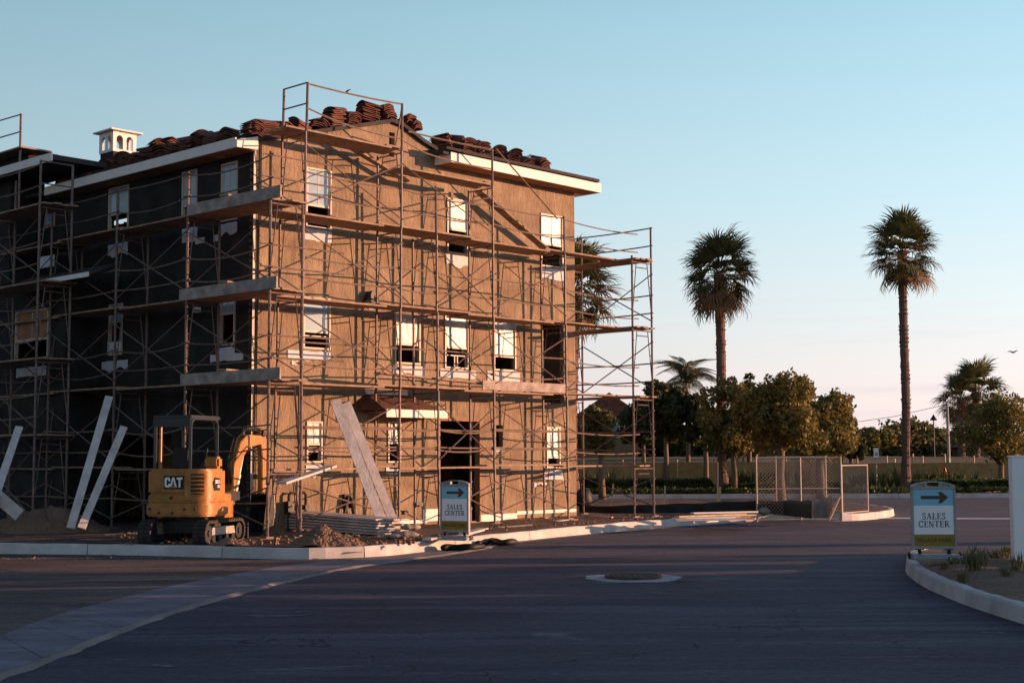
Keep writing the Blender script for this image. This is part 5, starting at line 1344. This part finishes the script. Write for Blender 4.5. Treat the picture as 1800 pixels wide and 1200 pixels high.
treepx(1058, 66, 700, 96, 'rounded tree seen through the right-hand scaffold', m_leaf_olive, 800, n_=9000, nb=18, size=.10, seed=7)
treepx(1132, 92, 692, 115, 'dark tree directly right of the corner scaffold', m_leaf_dark, 780, n_=7000, nb=16, size=.15, seed=8)
treepx(1170, 80, 662, 110, 'tall dark tree left of the feathery palm', m_leaf_dark, 770, n_=8000, nb=18, size=.14, seed=9)
treepx(1240, 79, 690, 120, 'dark tree behind the feathery palm and left of the palm trunk', m_leaf_dark, 770, n_=5000, nb=14, size=.15, seed=10)
treepx(1757, 74, 690, 175, 'broad light green tree at the right edge behind the white post', m_leaf, 812, n_=8000, nb=20, tr=.16, size=.10, seed=11, forks=9)
for i, (px, yt, w, lb) in enumerate(((1530,752,70,'low far bush left of the white street notice'),(1562,748,60,'low far tree right behind the white street notice'),(1618,746,66,'far tree just right of the tall right palm'),(1645,752,60,'far tree left of the slim lamp post'),(1500,770,60,'low far shrubbery at the foot of the big clump'),(1690,760,70,'far tree behind the lamp post'))):
    treepx(px, 125+i*3, yt, w*1.5, lb, m_leaf_olive if i % 3 else m_leaf, 812, n_=4500, nb=13, size=.2, group='low trees beyond the field', seed=20+i, z0=1.0)
for i, (px, yt, w) in enumerate(((1400,760,120),(1200,742,150),(1100,750,160),(1320,765,120))):
    treepx(px, 112+i, yt, w, ['dark far tree behind the trunks of the big clump','dark far tree below the feathery palm','dark far tree seen through the corner scaffold','dark far tree left of the wire fence'][i], m_leaf_dark, 798, n_=4000, nb=12, size=.24, group='low trees beyond the field', seed=40+i, z0=1.0)

# far wood behind the field
v, f = leaves([(x_, 134+4*math.sin(x_*1.7), 2.4+.8*math.sin(x_*.9)+.5*math.sin(x_*2.3), 2.4, 2, 2.0+.5*math.sin(x_*1.3)) for x_ in np.arange(2, 52, 1.7)], 26000, .2)
leafobj('far_wood', v, f, m_leaf_olive, label='low continuous wood at the far side of the field', cat='wood', kind='stuff')
# fan palms
def fan_mesh(seed, mt, name):
    rr = random.Random(seed); q = MB(); n_ = 24; pl_ = .9
    q.path([(0,0,0),(pl_*.5,0,.06),(pl_,0,0)], [.03,.02,.015], 4)
    droop = rr.uniform(.1,.35)
    for k in range(n_):
        u_ = -1+2*k/(n_-1); a = R(98)*u_; L = 1.25*(1-.35*u_*u_)*rr.uniform(.8,1.12); w = .045
        d = Vector((math.cos(a), math.sin(a), 0)); s = Vector((-math.sin(a), math.cos(a), 0)); b = Vector((pl_,0,0)); fold = abs(u_)*.16
        p1 = b+d*L*.45+Vector((0,0,.06+fold)); p2 = b+d*L*.78+Vector((0,0,.02+fold-droop*.4*rr.random())); p3 = b+d*L+Vector((0,0,fold-droop*rr.uniform(.3,1.6)))
        q.quad(b, p1-s*w, p1+s*w); q.quad(p1-s*w, p2-s*w*.7, p2+s*w*.7, p1+s*w); q.quad(p2-s*w*.7, p3, p2+s*w*.7)
    return q.mesh(name, mt)
FAN = [fan_mesh(i, m_frond, 'frond') for i in range(3)]; FAND = [fan_mesh(i+5, m_frond_dead, 'frond') for i in range(2)]
def fan_palm(px, Y, ytop_trunk, label, tr, nfr, dead, lean_=0.0, sc=1.0, seed=0, z0=.2, spread=1.0, pbot=None):
    rr = random.Random(seed); g = atY(pbot or px, 860, Y); gt = atY(px, ytop_trunk, Y); t = thing('fan_palm', label, 'palm tree', (g.x, Y, z0), 0, 'palm trees')
    H = gt.z-z0; dx = gt.x-g.x; q = MB(); pts = []; rs = []
    for i in range(60):
        f = i/59; pts.append((dx*f+.06*math.sin(f*7+seed)*(1-f), 0, H*f)); rs.append(tr*(1.35-.5*min(1,f*6) if f < .17 else (.85+.12*math.sin(f*3)) )*(1+.05*math.sin(i*2.1)+.04*rr.random())*(1.25 if f > .9 else 1))
    q.path(pts, rs, 12)
    # old leaf bases
    for i in range(220):
        f = rr.random(); a = rr.uniform(0, 6.28); j = int(f*59); p_ = Vector(pts[j]); r_ = rs[j]
        b = p_+Vector((math.cos(a), math.sin(a), 0))*r_*.92; q.bar(b, b+Vector((math.cos(a)*.05*sc, math.sin(a)*.05*sc, .10)), .07*sc, .03)
    q.build('trunk', m_trunk, t, smooth=False)
    for k in range(nfr):
        f = (k+.5)/nfr; el = R(86-142*f**.85+rr.uniform(-14,14)); az = k*2.399+rr.uniform(-.25,.25)
        isd = rr.random() < dead*max(0,(f-.45))*2
        me = rr.choice(FAND if isd else FAN)
        o = link('frond', me, t); zoff = H-f*1.15*sc
        o.location = (dx+math.cos(az)*tr*.5, math.sin(az)*tr*.5, zoff+.35*sc)
        o.rotation_euler = (rr.uniform(-.5,.5), -el, az); s = sc*rr.uniform(.85,1.12)*rr.choice((1,1,.85)); o.scale = (s*spread, s, s)
fan_palm(1264, 71, 478, 'tall fan palm with a full bushy crown, left of the two', .24, 64, .6, sc=1.0, seed=3, pbot=1271)
fan_palm(1586, 71, 440, 'tallest fan palm with a slim trunk, right of the two', .22, 54, .5, sc=.93, seed=5, pbot=1594)
fan_palm(1008, 62, 505, 'fan palm half hidden behind the right corner of the house', .28, 60, .8, sc=1.0, seed=8, pbot=1003)
fan_palm(1716, 105, 688, 'short distant fan palm above the tree at the right edge', .3, 44, .3, sc=1.2, seed=11, pbot=1716)
fan_palm(1690, 112, 700, 'small distant palm beside the lamp post top', .3, 34, .3, sc=1.0, seed=12, pbot=1690)
# feathery palm
g = atY(1208, 800, 84); fz = atY(1208, 672, 84).z
FPm = thing('feather_palm', 'feathery palm with arching fronds among dark trees', 'palm tree', (g.x, 84, .2), 0, 'palm trees')
MB().path([(0,0,-.1),(.1,0,(fz)*.5),(0,0,fz-.2)], [.15,.12,.11], 8).build('trunk', m_bark, FPm, smooth=True)
def feather_mesh(seed):
    rr = random.Random(seed); q = MB(); n_ = 26; L = 2.5; P = []
    for i in range(n_+1): f = i/n_; P.append(Vector((L*(f*.92), 0, .75*math.sin(f*2.6)-1.15*f*f)))
    q.path(P[::2], [.03*(1-.8*i/(n_/2)) for i in range(len(P[::2]))], 4)
    for i in range(3, n_+1):
        for s in (-1, 1):
            l_ = .55*math.sin(math.pi*(.12+.85*i/n_)); tip = P[i]+Vector((.12, s*l_*.6, -l_*.75)); q.quad(P[i]+Vector((-.02,0,0)), P[i]+Vector((.03,0,0)), tip+Vector((.02,0,0)), tip)
    return q.mesh('frond', m_frond)
FE = [feather_mesh(i) for i in range(2)]
for k in range(34):
    o = link('frond', FE[k % 2], FPm, loc=(0,0,fz-.25), rot=(random.uniform(-.2,.2), -R(random.uniform(-45,60)), k*2.4)); s = random.uniform(.8,1.05); o.scale = (s,s,s)

# hedges
def hedge(px0, px1, Y, D, ytop, label, n_, mt=m_leaf_hedge, size=.09):
    a = atY(px0, 850, Y).x; b = atY(px1, 850, Y).x; zt_ = atY((px0+px1)/2, ytop, Y).z; n2 = n_
    x = rng.uniform(a, b, n2); y = Y+rng.uniform(0, D, n2); top_ = rng.random(n2) < .5
    edge = np.minimum(1, np.minimum(x-a, b-x)/.5+.35); zz = np.where(top_, zt_, rng.uniform(.15, zt_, n2)); y = np.where(top_, y, Y+rng.random(n2)**3*.3)
    zz = .18+(zz-.18)*edge*(1+.05*np.sin(x*2.1)+.04*np.sin(x*5.3))+rng.normal(size=n2)*.035
    C = np.stack([x, y, zz], 1); nr = rng.normal(size=(n2,3)); nr /= np.linalg.norm(nr, axis=1)[:,None]; t = np.cross(nr, rng.normal(size=(n2,3))); t /= np.linalg.norm(t, axis=1)[:,None]; b_ = np.cross(nr, t); s = size*rng.uniform(.6,1.3,n2)[:,None]
    v = np.stack([C-t*s, C-b_*s*.6, C+t*s, C+b_*s*.6],1).reshape(-1,3)
    h_ = thing('hedge', label, 'hedge', (0,0,0)); leafobj('foliage', v, np.arange(n2*4).reshape(-1,4), mt, h_)
    MB().span((a+.2,Y+.15,.1),(b-.2,Y+D-.1,zt_-.08)).build('branches', m_bark if False else m_planting, h_)
hedge(1000,1258, 71.2, 1.6, 845, 'clipped dark hedge along the far kerb between the corner scaffold and the left palm', 9000)
hedge(1265,1500, 70.6, 1.4, 852, 'clipped hedge along the far kerb behind the wire fence', 8000)
hedge(1606,1900, 70.6, 2.2, 846, 'clipped hedge along the far kerb behind the near sales sign', 10000)
v, f = leaves([(x_, 69.2+.3*math.sin(x_), .25, .8, .7, .22) for x_ in np.arange(0, 32, .8)], 12000, .07)
leafobj('ground_cover', v, f, m_leaf_hedge, label='low dark ground cover along the far kerb', cat='ground cover', kind='stuff')
# strappy plants
def strap_mesh(seed):
    rr = random.Random(seed); q = MB()
    for k in range(26):
        a = rr.uniform(0, 6.28); L = rr.uniform(.6,1.15); ln = rr.uniform(.15,.6); w = .03; d = Vector((math.cos(a), math.sin(a), 0)); s = Vector((-math.sin(a), math.cos(a), 0))
        p0 = d*.05; p1 = p0+d*L*ln*.4+Vector((0,0,L*.6)); p2 = p0+d*L*ln+Vector((0,0,L*rr.uniform(.75,1)))
        q.quad(p0-s*w, p0+s*w, p1+s*w, p1-s*w); q.quad(p1-s*w, p1+s*w, p2)
    return q.mesh('strap_leaves', m_strap)
SM = [strap_mesh(i) for i in range(3)]
sl = []
for x_ in list(range(1030,1130,22))+list(range(1278,1335,14))+list(range(1345,1420,18))+list(range(1500,1590,13))+list(range(1604,1670,13))+[1690,1715]: sl.append(x_)
for i, x_ in enumerate(sl):
    Y = 74.3+random.uniform(-.6,.6); p_ = atY(x_, 850, Y)
    reg = 'seen through the corner scaffold' if x_ < 1200 else 'left of the wire fence' if x_ < 1340 else 'seen through the wire fence' if x_ < 1480 else 'between the wire fence and the right palm' if x_ < 1600 else 'behind the near sales sign'
    o = link('strap_plant', SM[i % 3], None, loc=(p_.x, Y, .22), rot=(0,0,i*1.3), label='spiky strap-leaved plant '+reg, cat='plant', group='strap plants '+reg); s = random.uniform(.9,1.3); o.scale = (s,s,s)
# screened fence
SFc = thing('screen_fence', 'long low fence covered in olive green fabric beyond the far street', 'fence', (0,0,0))
ya = 80.0; zt_ = atY(1200, 811, ya).z
xs = list(np.arange(-6, 62, 3.05))
q = MB()
for i in range(len(xs)*6-5):
    x = xs[0]+(xs[-1]-xs[0])*i/(len(xs)*6-6); q.v += [(x, ya+.03*math.sin(i*.9), .1), (x, ya+.03*math.sin(i*.9)+.02, zt_-.04*abs(math.sin(math.pi*(i % 6)/6))+(-.1 if x > 18 else 0))]
for i in range(len(xs)*6-6): q.f.append((2*i, 2*i+2, 2*i+3, 2*i+1))
q.build('fabric', m_green, SFc)
for x in xs: MB().tube((x,ya+.06,.1),(x,ya+.06,zt_+.12),.035,6).build('post', m_galv, SFc)
FPL = ['left of the left palm trunk','right of the left palm trunk','above the wire fence','left of the white notice','right of the white notice','right of the tall right palm','second right of the tall right palm','beside the slim lamp post','right of the slim lamp post','second right of the slim lamp post']
for i, x_ in enumerate((1255,1310,1395,1507,1559,1605,1622,1661,1700,1712)):
    p_ = atY(x_, 812, 90); h0 = atY(x_, 797 if i % 2 else 801, 90).z
    MB().tube((p_.x,90,.9),(p_.x,90,h0),.06,6).build('field_post', m_wood_post, label='short pale field post '+FPL[i], cat='post', group='posts in the dry field')
# street notice, lamp post, poles, wires, bird
p_ = atY(1541, 845, 74); NS = thing('street_notice', 'small white rectangular notice on a post beyond the far street', 'sign', (p_.x, 74, .2))
zt_ = atY(1541, 787, 74).z; MB().tube((0,0,0),(0,0,zt_-.25),.035,6).build('post', m_galv, NS); MB().span((-.13,-.03,zt_-.68),(.13,-.04,zt_-.2)).build('plate', m_signwhite, NS); MB().span((-.08,-.045,zt_-.58),(.08,-.041,zt_-.52)).span((-.08,-.045,zt_-.48),(.08,-.041,zt_-.44)).build('plate_print', m_tile, NS)
p_ = atY(1668, 810, 96); LP = thing('lamp_post', 'slim pale pole with an arm at the right, in front of distant trees', 'street lamp', (p_.x, 96, .5)); zt_ = atY(1668, 706, 96).z-.5
MB().path([(0,0,0),(0,0,zt_)], [.13,.08], 8).build('pole', m_signframe, LP); MB().span((-.25,-.05,zt_),(.1,.05,zt_+.06)).build('arm', m_signframe, LP)
p_ = atY(1643, 810, 118); L2_ = thing('street_lamp', 'thin distant lamp standard with a bell-shaped lantern, left of the slim pole', 'street lamp', (p_.x, 118, .5)); zt_ = atY(1643, 728, 118).z-.5
MB().tube((0,0,0),(0,0,zt_),.05,6).build('pole', m_steel, L2_); MB().lathe([(.02,0),(.08,-.1),(.3,-.45),(.28,-.5),(.001,-.48)], (0,0,zt_), 10).build('lantern', m_steel, L2_)
p_ = atY(1307, 812, 88); PP = thing('utility_pole', 'thin pale pole between the left palm trunk and the big tree', 'pole', (p_.x, 88, .5)); MB().path([(0,0,0),(0,0,4.2)], [.1,.08], 8).build('pole', m_signframe, PP)
a = atY(1150, 768, 95); b = atY(1240, 752, 95); MB().path([a, a.lerp(b,.5)-Vector((0,0,.1)), b], .02, 4).build('overhead_wire', m_galv, label='thin pale overhead wire in front of the dark trees left', cat='wire')
a = atY(1480, 745, 96); b = atY(1666, 710, 96); MB().path([a, a.lerp(b,.5)-Vector((0,0,.15)), b], .018, 4).build('overhead_wire', m_signframe, label='thin overhead wire running to the slim pole across the sky', cat='wire')
p_ = atY(1482, 817, 78)
p_ = atY(1660, 822, 79); CN = thing('orange_marker', 'small orange cone-shaped marker at the screened fence', 'marker', (p_.x, 79, .9)); MB().lathe([(.2,0),(.17,.08),(.05,.42),(.001,.45)], n=10).build('cone', mat('orange_plastic', (.75,.18,.04), .5), CN)
def bird(p, s, rz, label, fly):
    q = MB(); b_ = [(-.5,.03),(-.25,.10),(0,.15),(.2,.12),(.34,.06),(.45,.09),(.56,.05),(.66,.01)]
    q.path([(x*s,0,0+.03*s*math.sin(x*4)) for x, _ in b_], [r_*s for _, r_ in b_], 7)
    if fly:
        for sy in (-1,1): q.quad((.15*s,sy*.08*s,.05*s),(-.15*s,sy*.08*s,.05*s),(-.28*s,sy*.6*s,.22*s),(-.2*s,sy*1.0*s,.12*s),(.08*s,sy*.55*s,.28*s))
    else:
        for sy in (-1,1): q.tube((0,sy*.05*s,-.1*s),(.02*s,sy*.05*s,-.3*s),.015*s,4)
    o = q.build('bird', m_black, smooth=True, label=label, cat='bird'); o.location = p; o.rotation_euler = (0, 0 if fly else -.5, rz); return o
bird(atY(1781, 619, 60), .28, .6, 'dark bird flying in the pale sky at the right', True)
bp_ = front(611, 158, VO); P_ = O+U*bp_[0]+V*VO; bird(Vector((P_.x, P_.y, bp_[1]-.03)), .17, .6, 'small bird perched on the topmost guard rail', False)
# island: white post, weeds
wp = gnd(1800, 993, .24)
WP = thing('white_post', 'thick white post at the right edge of the picture, standing on the planted island', 'post', (wp.x, wp.y, .2), R(-8)); zt_ = atY(1790, 804, wp.y).z-.2
MB().span((-.17,-.13,-.1),(.16,.13,zt_)).build('shaft', m_signwhite, WP, bevel=.012); MB().span((-.185,-.145,zt_+.001),(.175,.145,zt_+.035)).build('cap', m_signwhite, WP, bevel=.01)
def weed_mesh(seed, n_=34, h_=.3):
    rr = random.Random(seed); q = MB()
    for k in range(n_):
        a = rr.uniform(0,6.28); r_ = rr.uniform(0,.16); c = Vector((math.cos(a)*r_, math.sin(a)*r_, 0)); d = Vector((rr.uniform(-.5,.5), rr.uniform(-.5,.5), 1)).normalized(); L = h_*rr.uniform(.3,1); s = Vector((rr.uniform(-1,1), rr.uniform(-1,1), 0)).normalized()*.012
        m_ = c+d*L*.55; e_ = c+d*L+Vector((rr.uniform(-.05,.05),rr.uniform(-.05,.05),-.02)); q.quad(c-s*.5, c+s*.5, m_+s*1.3, m_-s*1.3); q.quad(m_-s*1.3, m_+s*1.3, e_)
    return q.mesh('weeds', m_weed)
WM = [weed_mesh(i) for i in range(4)]
k = 0
qv = []; 
for i in range(230):
    s_ = random.random(); t_ = random.uniform(.03,.97); j = int((.25+.75*s_)*(len(IA)-1)); p_ = IA[j].lerp(ib[j], t_)
    dens = vnoise(p_.x, p_.y, 1.6, 4)
    if dens < .25: continue
    z = islz(p_.x, p_.y, t_, j/(len(IA)-1)); me = WM[i % 4]; sc_ = random.uniform(.35,.9); rz_ = random.uniform(0,6.28)
    M_ = Matrix.Translation((p_.x, p_.y, z-.01)) @ Matrix.Rotation(rz_, 4, 'Z') @ Matrix.Scale(sc_, 4)
    base = len(qv); 
    qv.append((M_, me))
q = MB()
for M_, me in qv:
    b0_ = len(q.v); q.v += [tuple(M_ @ v_.co) for v_ in me.vertices]; q.f += [tuple(b0_+i_ for i_ in p_.vertices) for p_ in me.polygons]
q.build('weeds', m_weed, label='patchy green weeds covering the soil of the island', cat='weeds', kind='stuff')
for i, (px, py, s_, lb) in enumerate(((1712,1002,1.6,'tall dry wispy weed on the island, right of the near sales sign'),(1790,1006,1.2,'leafy green weed tuft at the foot of the white post'),(1728,996,1.2,'second wispy weed just left of the white post'))):
    p_ = gnd(px, py, .24); me = weed_mesh(50+i, 40, .32); link('weed_tuft', me, None, loc=p_, label=lb, cat='weed').scale = (s_*.7, s_*.7, s_)
clods('island_stones', 'small clods and stones on the island soil', 160, (1680,1000,1800,1045,.24), (.02,.06))

# houses far behind the trees
def far_house(px0, px1, Y, ywall, yroof, label, rmat, wmat):
    a = atY(px0, 800, Y).x; b = atY(px1, 800, Y).x; zw = atY(px0, ywall, Y).z; zr = atY(px0, yroof, Y).z; H = thing('distant_house', label, 'house', (a, Y, 0)); w = b-a
    MB().span((0,0,0),(w,8,zw)).build('wall', wmat, H)
    q = MB(); e_ = .5; q.prism([(-e_,zw),(w+e_,zw),(w/2,zr)], -.5, 8.5, fn=lambda x, y, z: (x, z, y)); q.build('roof', rmat, H)
    for k in range(3): x = w*(.2+.28*k); f = MB().span((x,-.05,zw-1.6),(x+.9,-.003,zw-.5)).build('window', m_frame, H); MB().span((x+.08,-.07,zw-1.52),(x+.82,-.052,zw-.58)).build('pane', m_glass, f)
far_house(1020, 1122, 108, 732, 690, 'house with a dark red gable roof behind the tree at the corner scaffold', m_tile, m_field)
far_house(1335, 1400, 112, 790, 772, 'low grey roofed house glimpsed under the big tree clump', m_roof, m_field)
far_house(1478, 1512, 116, 790, 772, 'small gabled house at the right foot of the big tree clump', m_sideroad, m_field)
far_house(1725, 1840, 120, 785, 765, 'low house with a brownish roof behind the tree at the right edge', m_tile, m_field)

# neighbours outside the right of the view, whose long evening shade falls across the road
def neighbour(x, y, w, d, h_, rise, label):
    H = thing('neighbour_house', label, 'house', (x, y, 0)); MB().span((0,0,0),(w,d,h_)).build('wall', m_lath_mason, H)
    q = MB(); q.prism([(-.5,h_),(d+.5,h_),(d/2,h_+rise)], -.5, w+.5, fn=lambda a, b, c: (c, a, b)); q.build('roof', m_tile, H)
    for k in range(4): yy = d*(.1+.23*k); f = MB().span((-.05,yy,h_-2.0),(-.003,yy+1.1,h_-.7)).build('window', m_frame, H); MB().span((-.07,yy+.08,h_-1.9),(-.052,yy+1.02,h_-.8)).build('pane', m_glass, f)
neighbour(34, -14, 12, 20, 6.5, 2.2, 'plastered house south of the island, just outside the view')
neighbour(34, 8.5, 12, 15.6, 6.5, 2.2, 'plastered house beside the island, just outside the view')
for i, (x, y, h_, w, lb) in enumerate(((24,24.2,5.2,3.4,'broad garden tree at the neighbour house corner'),(31,26.2,6.5,3.0,'tall garden tree behind the neighbour house corner'),(26,28.0,5.0,2.6,'garden tree beyond the neighbour house corner'),(30,30.6,4.2,2.2,'smaller garden tree beyond the neighbour house'),(27,34,3.0,1.8,'young garden tree farthest from the neighbour house'))):
    tree(x, y, .1, h_, w, lb, m_leaf_olive, 1.4, n_=3000, nb=10, seed=60+i)
